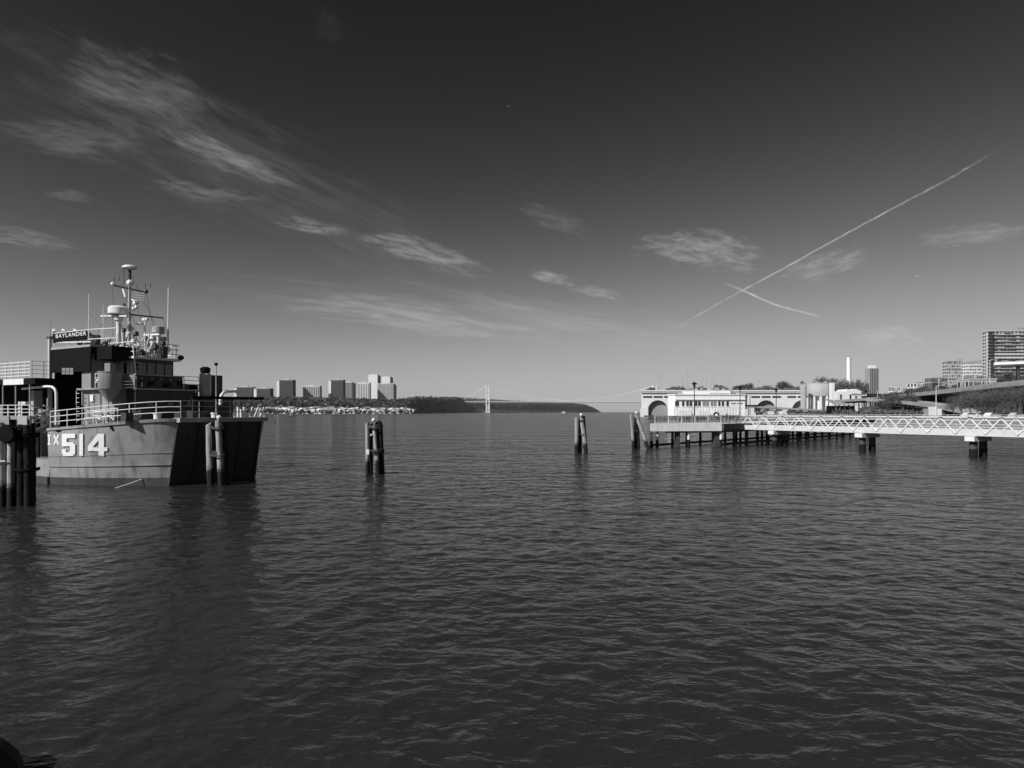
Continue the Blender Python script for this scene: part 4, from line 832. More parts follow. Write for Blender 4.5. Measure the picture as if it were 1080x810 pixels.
L4 = [R(.55, .82, 0, 1), R(0, 1, .6, .78), lambda a, b: b < .7 and abs(a - (.66 - .62 * b / .66)) < .15 and a < .8]
LI = [R(.25, .75, 0, 1), R(0, 1, 0, .14), R(0, 1, .86, 1)]
LX = [lambda a, b: abs(a - b) < .17, lambda a, b: abs(a - 1 + b) < .17]
for nm, L, x0, x1, y0, y1, c in (('number_five', L5, 65.6, 79.6, 457.4, 481, .36), ('number_one', L1, 84, 87.8, 457.4, 481, .8), ('number_four', L4, 93, 113.6, 457.4, 481, .36)):
    letter(nm + '_shadow', L, x0, x1, y0, y1, blk_letter, .014, c, 1.3, .9); letter(nm, L, x0, x1, y0, y1, wht_letter, .026, c)
letter('letter_i', LI, 50.6, 54, 458.4, 469.4, wht_letter, .026, .45); letter('letter_x', LX, 57, 62.4, 458.4, 469.4, wht_letter, .026, .4)
letter('hawse_opening', [lambda a, b: ((a - .5 + (b - .5) * -.5) ** 2 * 5 + (b - .5) ** 2) < .24], 113, 122, 445.5, 455, black_m, .02, .5)
letter('hawse_opening', [lambda a, b: ((a - .5) ** 2 + (b - .5) ** 2) < .24], 58.5, 65, 450.5, 456, black_m, .02, .5)
for k in range(4): letter('draft_mark', L1, 51, 52.2, 493 + k * 4, 495 + k * 4, wht_letter, .03, .5)
t = thing('mooring_line', (MO.x, MO.y, 0), 'pale mooring line slanting into the water below the bow', 'rope', None, math.atan2(FW.y, FW.x), local=True)
p = onhull(150, 505, .05); q = sp(121, 512.2, -6.0); q.z = -.02; MB().path([p, Vector(p).lerp(q, .5) - Vector((0, 0, .03)), q], .03, 6).build('line', rail_m, t)
# --- bow railing
def rail_run(parent, base, h, gap, rails, r=.03, mm=rail_m, postr=.035):
    base = [Vector(b) for b in base]
    for k in rails: MB().path([b + Vector((0, 0, h * k)) for b in base], r, 6).build('rail', mm, parent)
    acc = 0; nxt = 0
    for a, b in zip(base, base[1:]):
        L = (b - a).length
        while nxt <= acc + L + 1e-6:
            p = a.lerp(b, (nxt - acc) / L); MB().tube(p, p + Vector((0, 0, h + .02)), postr, postr, 6).build('post', mm, parent); nxt += gap
        acc += L
dkline = [Vector((p[0], -p[1] + .18, p[2])) for p in DKp[::3]]
br = MB().box(-.02, .02, -3.3, -3.26, 4.6, 4.62).build('bow_railing', rail_m, ship)
rail_run(br, dkline[::-1], 1.16, 1.75, (.36, .68, 1))
rail_run(br, [(.75, v, 4.6) for v in (-3.3, 0, 3.6)], 1.16, 1.38, (.36, .68, 1), .025, grey_m)
p = [Vector((DKp[i][0], DKp[i][1] - .15, DKp[i][2])) for i in range(0, NT, 4)]; rail_run(br, p, 1.16, 1.75, (.36, .68, 1), .025)
MB().bar((.45, -2.3, 6.0), (.45, 3.75, 6.02), .2, .2).build('dark_hand_beam', black_m, ship)
for v in (-2.2, .8, 3.6): MB().tube((.45, v, 4.6), (.45, v, 5.9), .04).build('beam_post', dark_m, ship)
# --- main deckhouse
def lb(a, b, v0, v1, z0, z1, nm, mm, par=None): return MB().box(a, b, v0, v1, z0, z1).build(nm, mm, par or ship)
U = lambda x, v: sp(x, 430, v).x
house = lb(U(86, -4.8), U(121, -4.8), -4.8, .9, 1.76, 6.55, 'deckhouse', house_m)
fr = U(121, -4.8)
for a, b in ((89, 94.3), (108, 115)):
    dr = MB().box(U(a, -4.8), U(b, -4.8), -4.86, -4.79, 4.0, zy(416, 45.5)).build('door', hull_m, house); MB().tube((U(a + 1, -4.8), -4.9, 5.0), (U(a + 1, -4.8), -4.9, 5.15), .03).build('handle', dark_m, dr)
    MB().box(U(a - .9, -4.8), U(a - .1, -4.8), -4.88, -4.79, 4.0, zy(415.3, 45.5)).build('door_frame', black_m, house)
MB().box(U(96.2, -4.8), U(99.6, -4.8), -4.9, -4.79, zy(423, 46), zy(416, 46)).build('notice_board', white_m, house)
lb(U(86, -4.8), U(95.5, -4.8), -4.78, -3.2, 6.56, 9.05, 'locker_tower', house_m)
lb(U(86, -4.8) , fr + .25, -5.15, .9, 6.56, 6.68, 'bridge_deck', hull_m)
# fore part of bridge deck with bulwark
u1 = U(143, -4.0); u0 = U(128, -4.0)
lb(fr + .26, u1 + .1, -4.1, .9, 6.52, 6.68, 'fore_bridge_deck', dark_m)
lb(fr - .4, u1, -4.0, .8, 4.3, 6.5, 'fore_house', shaded_grey_m)
for k in range(3): MB().tube((u1 - .02, -3 + k * 1.5, 5.6), (u1 + .06, -3 + k * 1.5, 5.6), .22, .22, 14).build('porthole', glass_m, house)
for k in range(4): MB().box(u0, u1, -4.07, -4.0, 6.7 + k * .225, 6.9 + k * .225).build('bulwark_plank', house_m, ship)
for k in range(5): MB().box(u1 + .01, u1 + .08, -4.0 + k * .7 + .02, -4.0 + (k + 1) * .7 - .02, 6.7, 7.55).build('bulwark_plate', shaded_grey_m, ship)
MB().box(u1 - .08, u1 + .14, -4.08, -.45, 7.56, 7.64).build('bulwark_cap', grey_m, ship); MB().box(u1 - .02, u1 + .16, -4.08, .9, 6.56, 6.66).build('deck_edge', grey_m, ship)
for k in range(5): MB().ball((u1 + .12, -3.6 + k * .7, 7.35 - .05 * (k % 2)), .05, 6).build('deck_light', rail_m, ship)
fr_r = lb(u1 + .04, u1 + .07, .75, .78, 6.7, 6.72, 'fore_railing', rail_m); rail_run(fr_r, [(u1 + .05, -.4, 6.68), (u1 + .05, .8, 6.68)], .95, 1.2, (.4, .7, 1), .03)
# wheelhouse
w1 = U(143, -3.0); w0 = U(121.5, -3.0)
wh = lb(w0, w1, -3.0, -.1, 6.69, 8.8, 'wheelhouse', house_m)
MB().box(w1 + .005, w1 + .05, -2.95, -.15, 6.7, 8.78).build('shaded_front', dark_m, wh)  # dark sheet over the wheelhouse front, shade put into its colour
for k in range(4): 
    q = MB().box(w1 + .05, w1 + .09, -2.85 + k * .68, -2.85 + k * .68 + .56, 7.75, 8.55).build('front_window', glass_m, wh)
for a, b in ((131.2, 133.6), (137.5, 141.5)): MB().box(U(a, -3), U(b, -3), -3.05, -2.99, 7.75 if a < 135 else 7.5, 8.6).build('side_window' if a < 135 else 'side_door', black_m if a < 135 else hull_m, wh)
MB().box(w0 - .3, w1 + .45, -3.4, .25, 8.81, 8.97).build('roof', rail_m, wh)
MB().tube((w1 + .4, -3.1, 6.7), (w1 + .15, -3.3, 9.9), .045).build('ladder_pole', rail_m, ship)
# bridge-wing tub
c = sp(116.5, 400, -5.0)
tub = MB().lathe((c.x, c.y, 6.56), [(.74, 0), (.76, .05), (.76, 1.12), (.79, 1.14), (.79, 1.2), (.72, 1.2), (.7, .2)], 28).build('wing_tub', house_m, ship, smooth=True)
MB().lathe((c.x, c.y, 5.7), [(.2, 0), (.74, .85)], 20).build('tub_bracket', house_m, tub, smooth=True)
MB().ball(sp(103.6, 401.5, -5.7), .13, 8).build('tub_lamp', rail_m, tub)
MB().box(c.x - .35, c.x + .3, c.y - .2, c.y + .2, 7.6, 8.35).build('chart_console', house_m, ship)
wr = lb(c.x - 1.5, c.x - 1.47, -5.1, -5.07, 6.7, 6.72, 'wing_railing', rail_m); rail_run(wr, [(c.x - 1.75, -5.05, 6.68), (c.x - .8, -5.05, 6.68)], 1.0, .45, (.4, .7, 1), .03)
# dark boxed wing above, and open roofed after house
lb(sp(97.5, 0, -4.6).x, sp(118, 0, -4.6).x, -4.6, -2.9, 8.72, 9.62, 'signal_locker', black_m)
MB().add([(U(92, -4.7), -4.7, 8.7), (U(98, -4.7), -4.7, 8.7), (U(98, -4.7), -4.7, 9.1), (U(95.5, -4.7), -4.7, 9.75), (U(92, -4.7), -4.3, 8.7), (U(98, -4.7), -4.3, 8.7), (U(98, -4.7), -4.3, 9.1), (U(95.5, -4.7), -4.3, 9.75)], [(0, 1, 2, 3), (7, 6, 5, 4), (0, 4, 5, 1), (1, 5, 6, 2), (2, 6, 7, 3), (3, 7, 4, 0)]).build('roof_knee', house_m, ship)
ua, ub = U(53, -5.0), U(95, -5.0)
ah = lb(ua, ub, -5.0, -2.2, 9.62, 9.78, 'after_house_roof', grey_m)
lb(ua + .1, ub, -2.6, -2.5, 1.77, 9.6, 'after_house_wall', black_m); lb(ua + .05, ub, -4.95, -2.3, 9.2, 9.6, 'roof_girder', black_m); lb(ua - .02, ua + .1, -4.7, -2.3, 1.77, 9.2, 'after_house_end', black_m)  # painted black to hold the shade inside the open house
lb(ua + .15, ub, -4.98, -4.9, 7.9, 9.19, 'void_shade_sheet', black_m)  # black sheet added for the shade in the opening
MB().box(ua - .16, ua + .06, -5.1, -4.9, 1.77, 10.45).build('corner_post', bpale_m, ship); MB().box(ua - .3, ua + .25, -5.12, -4.88, 10.46, 10.62).build('post_cap', dark_m, ship)
MB().tube((ua, -5, 10.62), (ua, -5, 12.1), .03, .015).build('whip_antenna', grey_m, ship)
for i in range(3):
    for j in range(2): p = sp(66 + i * 4.1, 388.2 + j * 3.6, -5.0); MB().box(p.x, p.x + .46, -5.05, -4.99, p.z - .22, p.z).build('lit_window_pane', paleglass_m, ship)
# roof rail and name board
rr_ = lb(ua + .3, ua + .34, -4.95, -4.92, 9.79, 9.82, 'roof_railing', rail_m); rail_run(rr_, [(ua + .5, -4.95, 9.78), (ub + .1, -4.95, 9.78), (ub + 2.4, -4.55, 9.78)], 1.05, 1.95, (.35, 1), .035)
nb = MB().box(ua + .5, ub - .35, -5.06, -5.0, 10.12, 10.78).build('name_board', black_m, ship)
def text_mesh(s, size, depth, name, m_, parent, origin, ax, width):
    cu = bpy.data.curves.new(name, 'FONT'); cu.body = s; cu.size = size; cu.extrude = depth; cu.space_character = 1.15
    ob = bpy.data.objects.new(name, cu); COL.objects.link(ob); bpy.context.view_layer.update(); dg = bpy.context.evaluated_depsgraph_get(); me = bpy.data.meshes.new_from_object(ob.evaluated_get(dg)); COL.objects.unlink(ob); bpy.data.objects.remove(ob)
    xs = [v.co.x for v in me.vertices]; k = width / (max(xs) - min(xs)); x0 = min(xs); o3 = Vector(origin); a = Vector(ax)
    for v in me.vertices: x, y, z = v.co; v.co = o3 + a * ((x - x0) * k) + Vector((0, 0, y)) + Vector((0, -z, 0)) 
    me.materials.clear(); me.materials.append(m_); o = bpy.data.objects.new(name, me); COL.objects.link(o); o.parent = parent; return o
text_mesh('BAYLANDER', .4, .01, 'name_lettering', wht_letter, nb, (sp(59, 0, -5.08).x, -5.08, 10.44), (1, 0, 0), sp(91, 0, -5.08).x - sp(59, 0, -5.08).x)
for x in (57, 67, 79): p = sp(x, 349.5, -4.9); MB().path([(p.x - .1, p.y, p.z - .2), (p.x, p.y, p.z + .1), (p.x + .22, p.y, p.z + .02)], [.1, .13, .05], 8).build('flood_lamp', rail_m, ship)
MB().bar(sp(60, 361, -5.03), sp(96, 360.5, -5.03), .06, .08).build('lower_rail', rail_m, ship)
# covered winch lump on the roof
cw = MB(); p = sp(90, 348, -3.8); cw.ball((p.x, p.y, 10.3), .62, 12, 1.0); cw.v = [(a + .15 * sin(7 * c_), b, c_ + .1 * sin(5 * a)) for a, b, c_ in cw.v]; cw.build('covered_searchlight', grey_m, ship)
p = sp(97, 350, -3.4); cw = MB().ball((p.x, p.y, 10.3), .6, 12, .85); cw.box(p.x - .7, p.x + .9, p.y - .4, p.y + .4, 9.8, 10.1); cw.build('dark_winch', dark_m, ship)
for x, yt, yb in ((93.6, 310, 362), (109, 322, 366)): a, b = sp(x, yt, -4.2), sp(x, yb, -4.2); MB().path([b, a], [.045, .02], 6).build('whip_antenna', rail_m, ship)
a, b = sp(177.6, 303, -.4), sp(177.2, 372, -.4); MB().path([b, b.lerp(a, .4), a], [.07, .06, .035], 6).build('whip_antenna', rail_m, ship)
# railing on the wheelhouse roof
mr = lb(w0, w0 + .03, -3.3, -3.27, 8.98, 9.0, 'monkey_island_railing', rail_m)
rail_run(mr, [(w0 - .2, -3.3, 8.97), (w1 + .3, -3.3, 8.97), (w1 + .3, .15, 8.97), (w0 - .2, .15, 8.97)], 1.05, .85, (.33, .66, 1), .035)
p = sp(187, 376, .1); MB().ball((w1 + .45, .2, 9.1), .24, 10, .8).build('horn_lamp', black_m, ship)
# mast
mv = -1.5; mast = MB().path([sp(136, 380, mv), sp(136.3, 330, mv), sp(136.8, 290, mv)], [.13, .11, .07], 10).build('mast', grey_m, ship, smooth=True)
for (xa, ya, xb, yb, dv) in ((137, 340, 129, 378, -1.2), (137, 340, 146, 372, 1.0), (136, 336, 133, 372, .4)): MB().tube(sp(xa, ya, mv), sp(xb, yb, mv + dv), .06, .06, 8).build('mast_leg', rail_m, mast)
def yard(xa, ya, xb, yb, r, mm, nm='yard_arm', v=mv): return MB().tube(sp(xa, ya, v), sp(xb, yb, v), r, r * .8, 8).build(nm, mm, mast)
yard(118, 300.5, 155.5, 308.6, .06, black_m); yard(136, 331.6, 172, 335.3, .06, black_m); yard(136.8, 283.5, 137, 300, .12, dark_m, 'topmast'); yard(130, 305, 132.5, 313.5, .09, rail_m, 'stay')
for x, y in ((119, 300), (137, 299), (154, 308)): MB().ball(sp(x, y - .5, mv - .1), .16 if x != 137 else .26, 8).build('nav_lamp', rail_m if x != 154 else dark_m, mast)
for x, y0, y1 in ((120.5, 292, 298), (126, 292, 296), (153.5, 299, 306), (158.5, 299, 303), (130.5, 284, 300)): yard(x, y0, x, y1, .03, dark_m, 'aerial')
for k in range(4): yard(139, 308.5 + k * 2.4, 152, 309.5 + k * 2.4, .025, grey_m, 'aerial_array')
for x, y, r in ((143, 320, .22), (141, 325.5, .16), (130.5, 322, .16), (144, 324, .15)): MB().ball(sp(x, y, mv - .15), r, 8).build('mast_fitting', rail_m if x > 140 else dark_m, mast)
c = sp(136.5, 281.5, mv); MB().lathe((c.x, c.y, c.z - .1), [(.2, -.12), (.52, 0), (.5, .1), (.35, .2), (.05, .25)], 20).build('satellite_disc', white_m, mast, smooth=True)
# big radar drum on its column
c = sp(124.8, 332, -2.6); MB().lathe((c.x, c.y, c.z), [(.6, 0), (.68, .06), (.68, .5), (.55, .62), (.05, .66)], 28).build('radar_drum', white_m, ship, smooth=True)
MB().bar(sp(109.5, 333.6, -2.6), sp(137, 333.6, -2.6), .5, .1).build('radar_platform', rail_m, ship); b = sp(125.3, 372, -2.6); MB().lathe((b.x, b.y, 0), [(.17, b.z), (.17, c.z - .5), (.3, c.z - .4), (.3, c.z - .1)], 14).build('radar_column', rail_m, ship, smooth=True)
MB().lathe((b.x, b.y, 9.62), [(.5, 0), (.55, .3), (.3, .4)], 14).build('radar_base', dark_m, ship)
c = sp(167, 352, -1.0); MB().lathe((c.x, c.y, c.z), [(.38, 0), (.44, .05), (.42, .5), (.3, .56)], 22).build('small_radar_drum', grey_m, ship, smooth=True)
MB().lathe((c.x, c.y, 8.98), [(.12, 0), (.12, c.z - 8.99)], 10).build('small_radar_column', rail_m, ship)
a, b = sp(152.5, 353.3, -2.0), sp(169, 352.6, -2.0); MB().bar(a, b, .18, .12).build('scanner_bar', white_m, ship); c = (a + b) / 2; MB().lathe((c.x, c.y, 8.98), [(.1, 0), (.1, c.z - 9.4), (.26, c.z - 9.3), (.2, c.z - 9.05)], 12).build('scanner_pedestal', rail_m, ship)
a = sp(153, 353, -1.6); MB().tube((a.x, a.y, 8.98), sp(153, 338, -1.6), .05).build('aerial_post', rail_m, ship); MB().ball(sp(152, 337.5, -1.6), .17, 8).build('gps_dome', white_m, ship); MB().ball(sp(155, 337, -1.6), .15, 8).build('gps_dome', white_m, ship); c = sp(147, 341.5, -1.6); MB().lathe((c.x, c.y, c.z - .08), [(.1, 0), (.3, .06), (.25, .14)], 12).build('gps_disc', rail_m, ship)
for (xa, ya, xb, yb) in ((158, 352, 152, 378), (162, 360, 154, 377), (146, 367, 152, 356), (143, 368, 143.5, 377)): MB().tube(sp(xa, ya, -2.4), sp(xb, yb, -2.4), .05).build('mast_brace', rail_m, ship)
for k in range(6): p = sp(140 + k * 6.5, 372 - (k % 3) * 4, -1.2); MB().box(p.x - .2, p.x + .2, p.y - .2, p.y + .2, 8.98, 9.3 + .25 * (k % 3)).build('equipment_box', dark_m if k % 2 else grey_m, ship)
# stays, ladders, floodlights and loose gear crowding the upper works
for (xa, ya, va, xb, yb, vb) in ((136.6, 286, mv, 98, 362, -4.5), (136.6, 286, mv, 178, 372, 0), (136.6, 300, mv, 121, 372, -3.2), (137, 300, mv, 160, 374, -3.2), (119, 301, mv, 119, 362, -3.2), (154, 309, mv, 166, 366, -1), (172, 335, mv, 178, 360, -.4), (137, 310, mv, 146, 377, -3.3), (93.6, 330, -4.2, 109, 345, -4.2)):
    MB().tube(sp(xa, ya, va), sp(xb, yb, vb), .014, .014, 5).build('rigging_stay', dark_m, ship)
for (xa, ya, xb, yb, r_) in ((128, 342, 131, 378, .06), (140, 345, 150, 378, .06), (133, 350, 142, 352, .045), (130, 362, 145, 364, .045), (139, 316, 143, 318, .05), (131, 326, 137, 329, .05), (138, 343, 145, 356, .05)):
    MB().tube(sp(xa, ya, mv - .3), sp(xb, yb, mv - .3), r_, r_, 6).build('lattice_brace', rail_m, mast)
for x, y, r_, mm in ((146, 366, .2, rail_m), (140.5, 360, .17, rail_m), (131, 348, .16, dark_m), (143.5, 352, .2, dark_m), (150, 372, .22, dark_m), (128, 366, .17, rail_m), (172, 362, .2, dark_m), (164, 366, .24, dark_m), (158, 370, .2, grey_m), (134, 372, .22, dark_m), (120, 366, .18, rail_m), (115, 358, .17, rail_m), (104, 356, .2, dark_m), (99, 359, .16, rail_m), (112, 363, .25, dark_m)):
    p = sp(x, y, -2.7 if x > 118 else -4.3); m = MB().lathe((p.x, p.y, p.z - r_), [(r_ * .5, 0), (r_, r_ * .5), (r_ * .9, r_ * 1.6), (r_ * .3, r_ * 2)], 9); m.box(p.x - .03, p.x + .03, p.y - .03, p.y + .03, max(8.97, p.z - 1.2) if x > 118 else max(9.62, p.z - 1), p.z - r_ + .01); m.build('floodlight', mm, ship)
for k in range(9): p = sp(156 + (k % 5) * 4.4, 357 + (k // 5) * 6, .0); MB().box(p.x - .12, p.x + .12, p.y - .25, p.y + .1, p.z - .18, p.z + .12).build('radio_box', (dark_m, grey_m, rail_m)[k % 3], ship)
for k in range(7): p = sp(148 + k * 8.5, 400 + (k % 2) * 3, 0); MB().box(u1 + .13, u1 + .3, -3.7 + k * .55, -3.45 + k * .55, 6.75 + .1 * (k % 3), 7.05 + .1 * (k % 3)).build('life_jacket_locker', (dark_m, black_m)[k % 2], ship)
for z in np.arange(4.7, 8.9, .32): MB().bar((w1 + .2, -3.05, z), (w1 + .2, -2.75, z), .03).build('ladder_rung', rail_m, ship)
lad = MB().box(-8.2, -8.17, -5.3, -5.27, 4.2, 6.5).build('side_ladder', rail_m, ship)
for k in range(7): MB().bar((-8.2, -5.3, 4.4 + k * .32), (-7.8, -5.3, 4.4 + k * .32), .03).build('rung', rail_m, lad)
rail_run(lad, [(-7.0, -5.2, 4.1), (-3.2, -5.2, 4.3)], .95, .75, (.5, 1), .03)
for k in range(5): MB().path([(-6.6 + k * .8, -5.6, 4.15), (-6.6 + k * .8, -5.6, 4.45), (-6.4 + k * .8, -5.6, 4.6), (-6.2 + k * .8, -5.6, 4.45)], .07, 6).build('vent_cowl', (rail_m, grey_m)[k % 2], ship)
# funnel group on the far side
uf = -3.6
c = sq(216.5, 405, uf); MB().lathe((c.x, c.y, 6.1), [(.42, 0), (.42, 1.75), (.36, 1.85)], 20).build('exhaust_stack', grey_m, ship, smooth=True); MB().lathe((c.x, c.y, 7.95), [(.25, 0), (.36, .1), (.38, .4), (.2, .52)], 16).build('stack_cap', black_m, ship, smooth=True)
c = sq(221.5, 405, uf + .3); MB().tube((c.x, c.y, 6.3), (c.x, c.y, 7.9), .09).build('exhaust_pipe', rail_m, ship)
c = sq(227, 405, uf - .2); MB().box(c.x - .5, c.x + .4, c.y - .45, c.y + .35, 6.0, 7.85).build('vent_trunk', dark_m, ship)
lb(uf - .9, uf + .8, .95, 3.6, 4.3, 6.05, 'engine_casing', shaded_grey_m)
c = sq(228, 437, .2); MB().tube((c.x, c.y, 4.6), (c.x, c.y, 8.3), .05, .035).build('jackstaff', grey_m, ship); MB().ball((c.x, c.y, 8.42), .13, 8).build('jackstaff_ball', black_m, ship)
P3 = [sq(x, y, -.6) for x, y in ((232.5, 427), (232.5, 422), (233.5, 417), (236, 414), (240, 412.8), (249.5, 412.5), (250, 415))]; MB().path([tuple(p) for p in P3], .12, 8).build('bent_vent_pipe', rail_m, ship, smooth=True)
# bow deck gear
for x, y, s, mm in ((226, 437.3, .2, white_m), (166, 440, .24, white_m), (96, 444, .2, rail_m)): 
    p = sp(x, y, -3.0 if x < 200 else 0) if x < 200 else sq(x, y, .3); MB().lathe((p.x, p.y, 4.45), [(s, 0), (s, .35), (s * 1.2, .4), (s * 1.2, .5)], 12).build('bollard', mm, ship)
for k in range(4): 
    p = sq(248 + k * 3.2, 437, -.3 - .2 * k); MB().tube((p.x, p.y, 4.5), (p.x, p.y, 5.2 + .2 * (k % 2)), .1).build('mooring_bitt', rail_m, ship)
for k in range(3):
    p = sq(262 + k * 6, 437, .1 - .3 * k); q = sq(266 + k * 6, 430, .1 - .3 * k); MB().path([(p.x, p.y, 4.6), (q.x, q.y, 5.35), (q.x + .02, q.y, 4.6)], .05, 6).build('anchor_frame', rail_m, ship)
p = sp(108, 432, -5.6); rail_o = MB()
for k in range(3):
    for z in (4.75, 5.05): rail_o.bar((p.x - 1.2 + k * .8, -5.5, z), (p.x - .5 + k * .8, -5.5, z), .05)
    rail_o.tube((p.x - 1.2 + k * .8, -5.5, 4.2), (p.x - 1.2 + k * .8, -5.5, 5.1), .035)
rail_o.build('ladder_frame', rail_m, ship)
for k, x in enumerate((134, 150, 190, 203, 212)):
    p = sq(x, 436, -1.6); MB().box(p.x - .3, p.x + .3, p.y - .25, p.y + .25, 4.4, 4.95 + .15 * (k % 2)).build('deck_locker', dark_m, ship)
# flight deck aft
fd = lb(-26.5, U(50, -6.0) + .2, -6.9, 6.5, 7.0, 7.42, 'flight_deck', black_m)
us = sp(31.5, 399, -6.95).x
fr3 = lb(us, us + .03, -6.9, -6.87, 7.43, 7.46, 'flight_deck_railing', rail_m); rail_run(fr3, [(-26, -6.88, 7.42), (us, -6.88, 7.42)], 1.15, .95, (.15, .36, .57, .78, 1), .04, rail_m, .045)
rail_run(fr3, [(us + .15, -6.88, 7.42), (U(50, -6.0), -5.9, 7.42)], 1.2, .7, (.25, .5, .75, 1), .02, grey_m, .025)
a, b = sp(3.5, 403, -6.97), sp(25, 402, -6.97); MB().box(a.x, b.x, -6.99, -6.93, 6.98, 7.4).build('deck_edge_sign', white_m, ship)
for x in (3.2, 16.6, 31.5): p = sp(x, 420, -6.8); MB().tube((p.x, -6.8, 1.75), (p.x, -6.8, 7.0), .05).build('deck_post', grey_m, ship)
lb(-26, -12.5, -3.5, -3.4, 1.76, 6.98, 'hangar_wall', black_m)  # black stands for the shade under the flight deck
P4 = [sp(x, y, -6.4) for x, y in ((23.5, 410, ), (36, 408.6), (50, 407.6), (55, 408), (58, 410.5), (59.2, 414.5), (59.4, 426), (59.2, 448))]; MB().path([tuple(p) for p in P4], .09, 10).build('bent_davit_pipe', rail_m, ship, smooth=True)
for k, (x, w) in enumerate(((36, .35), (45, .25), (21, .3))): p = sp(x, 428, -5.4); MB().box(p.x - w, p.x + w, -5.6, -5.0, 1.76, (6.6, 5.2, 5.3)[k]).build('deck_machinery', (grey_m, hull_m, dark_m)[k], ship)
# ------------------------------------------------------------------ boarding gangway and landing by the ship
def L2W(p): q = MO + FW * p[0] + BW * p[1]; return Vector((q.x, q.y, p[2]))
D = 46.9; zl = zy(438.6, D)
t = thing('boarding_landing', (gx(12, D), D, 0), 'white railed boarding landing on posts between piles and ship', 'platform')
MB().box(gx(-40, D), gx(31, D), D, D + 2.2, zl - .25, zl).build('deck', grey_m, t)
for x in (-20, 2, 20, 29): MB().box(gx(x, D) - .12, gx(x, D) + .12, D + .9, D + 1.1, -3, zl - .26).build('post', wet_m, t)
for zz in (.24, .48, .75): MB().bar((gx(-40, D), D + .05, zl + zz), (gx(31, D), D + .05, zl + zz), .05).build('rail', rail_m, t)
for x in (-14, 0.8, 8, 16, 22.5, 31): MB().box(gx(x, D) - .03, gx(x, D) + .03, D + .02, D + .08, zl, zl + .78).build('rail_post', rail_m, t)
MB().box(gx(19, D), gx(29, D), D - .06, D - .01, zy(448, D), zl - .02).build('skirt_panel', bpale_m, t); MB().box(gx(-10, D), gx(10, D), D - .06, D - .01, zy(448, D), zl - .02).build('skirt_panel', grey_m, t)
MB().box(gx(18, D), gx(20, D), D + .1, D + .3, zl, zl + 1.0).build('control_post', rail_m, t); MB().box(gx(21, D), gx(25.5, D), D + .1, D + .4, zl + .8, zl + 1.0).build('control_box', white_m, t)
t = thing('boarding_stair', (gx(40, D), D, 0), 'white railed boarding stair slanting up to the ship deck', 'gangway')
a = px(31.5, 456.5, 47.0); b = px(49.5, 448, 48.0); w = Vector((.35, .9, 0)).normalized() * .9
for off in (Vector((0, 0, 0)), w):
    MB().bar(a + off, b + off, .08, .16).build('stringer', rail_m, t)
    for zz in (.45, .75, 1.05): MB().tube(a + off + Vector((0, 0, zz)), b + off + Vector((0, 0, zz)), .042).build('rail', rail_m, t)
    for k in range(4): p = a.lerp(b, k / 3) + off; MB().tube(p, p + Vector((0, 0, 1.07)), .042).build('rail_post', rail_m, t)
    for k in range(2): MB().tube(px(32, 427.5 + 5 * k, 47.0) + off, px(45, 432 + 6 * k, 47.7) + off, .042).build('brace', rail_m, t)
for k in range(8): p = a.lerp(b, (k + .5) / 8); MB().bar(p + w * .04, p + w * .96, .2, .04).build('tread', grey_m, t)
MB().tube(px(50.5, 420, 48.2), px(50.5, 452, 48.2), .07).build('landing_post', grey_m, t)
# ------------------------------------------------------------------ arched frame parts (kept with its Empty above)
t = bpy.data.objects['arched_tube_frame']; X = gx(825, 140)
MB().path([(X - .9, 140, 3.3), (X - .3, 140, 4.6), (X, 140, 5.0), (X + .45, 140, 5.2), (X + .8, 140, 5.0), (X + .95, 140, 4.4), (X + .95, 140, 3.3)], .12, 8).build('tube', white_m, t, smooth=True)
MB().box(X - 1.2, X + 1.2, 139.8, 140.2, 3.3, 3.42).build('base', conc_m, t)
# ------------------------------------------------------------------ airliner, gull
D = 7400; c = px(968, 291.3, D); t = thing('airliner', c, 'tiny white airliner low in the sky at right', 'airplane', None, .1, local=True)
MB().path([(-30, 0, 0), (-26, 0, 0), (24, 0, 0), (30, 0, 1.5), (33, 0, 2)], [.4, 3.6, 3.8, 2.4, .5], 12).build('fuselage', white_m, t, smooth=True)
for s in (-1, 1):
    MB().add([(-6, s * 2, -1), (4, s * 2, -1), (14, s * 28, 1), (10.5, s * 28, 1), (-6, s * 2, -.4), (4, s * 2, -.4), (14, s * 28, 1.2), (10.5, s * 28, 1.2)], [(0, 1, 2, 3), (7, 6, 5, 4), (0, 4, 5, 1), (1, 5, 6, 2), (2, 6, 7, 3), (3, 7, 4, 0)]).build('wing', white_m, t)
    MB().tube((-4, s * 10, -2), (2, s * 10, -2), 1.3).build('engine', grey_m, t)
MB().add([(22, -.3, 2), (30, -.3, 2), (33, -.3, 10), (29, -.3, 10), (22, .3, 2), (30, .3, 2), (33, .3, 10), (29, .3, 10)], [(0, 1, 2, 3), (7, 6, 5, 4), (0, 4, 5, 1), (1, 5, 6, 2), (2, 6, 7, 3), (3, 7, 4, 0)]).build('tail_fin', white_m, t)
D = 70; c = px(537, 112.5, D); t = thing('gull', c, 'single small gull flying high near the top middle', 'bird', None, .4, local=True)
MB().path([(-.2, 0, 0), (-.1, 0, .01), (.1, 0, .01), (.22, 0, 0)], [.02, .055, .05, .012], 8).build('body', grey_m, t, smooth=True)
for s in (-1, 1): MB().add([(-.08, 0, .03), (.07, 0, .03), (.06, s * .22, .1), (-.06, s * .22, .1), (.1, s * .5, .04), (.04, s * .5, .04)], [(0, 1, 2, 3), (3, 2, 4, 5)]).build('wing', grey_m, t)
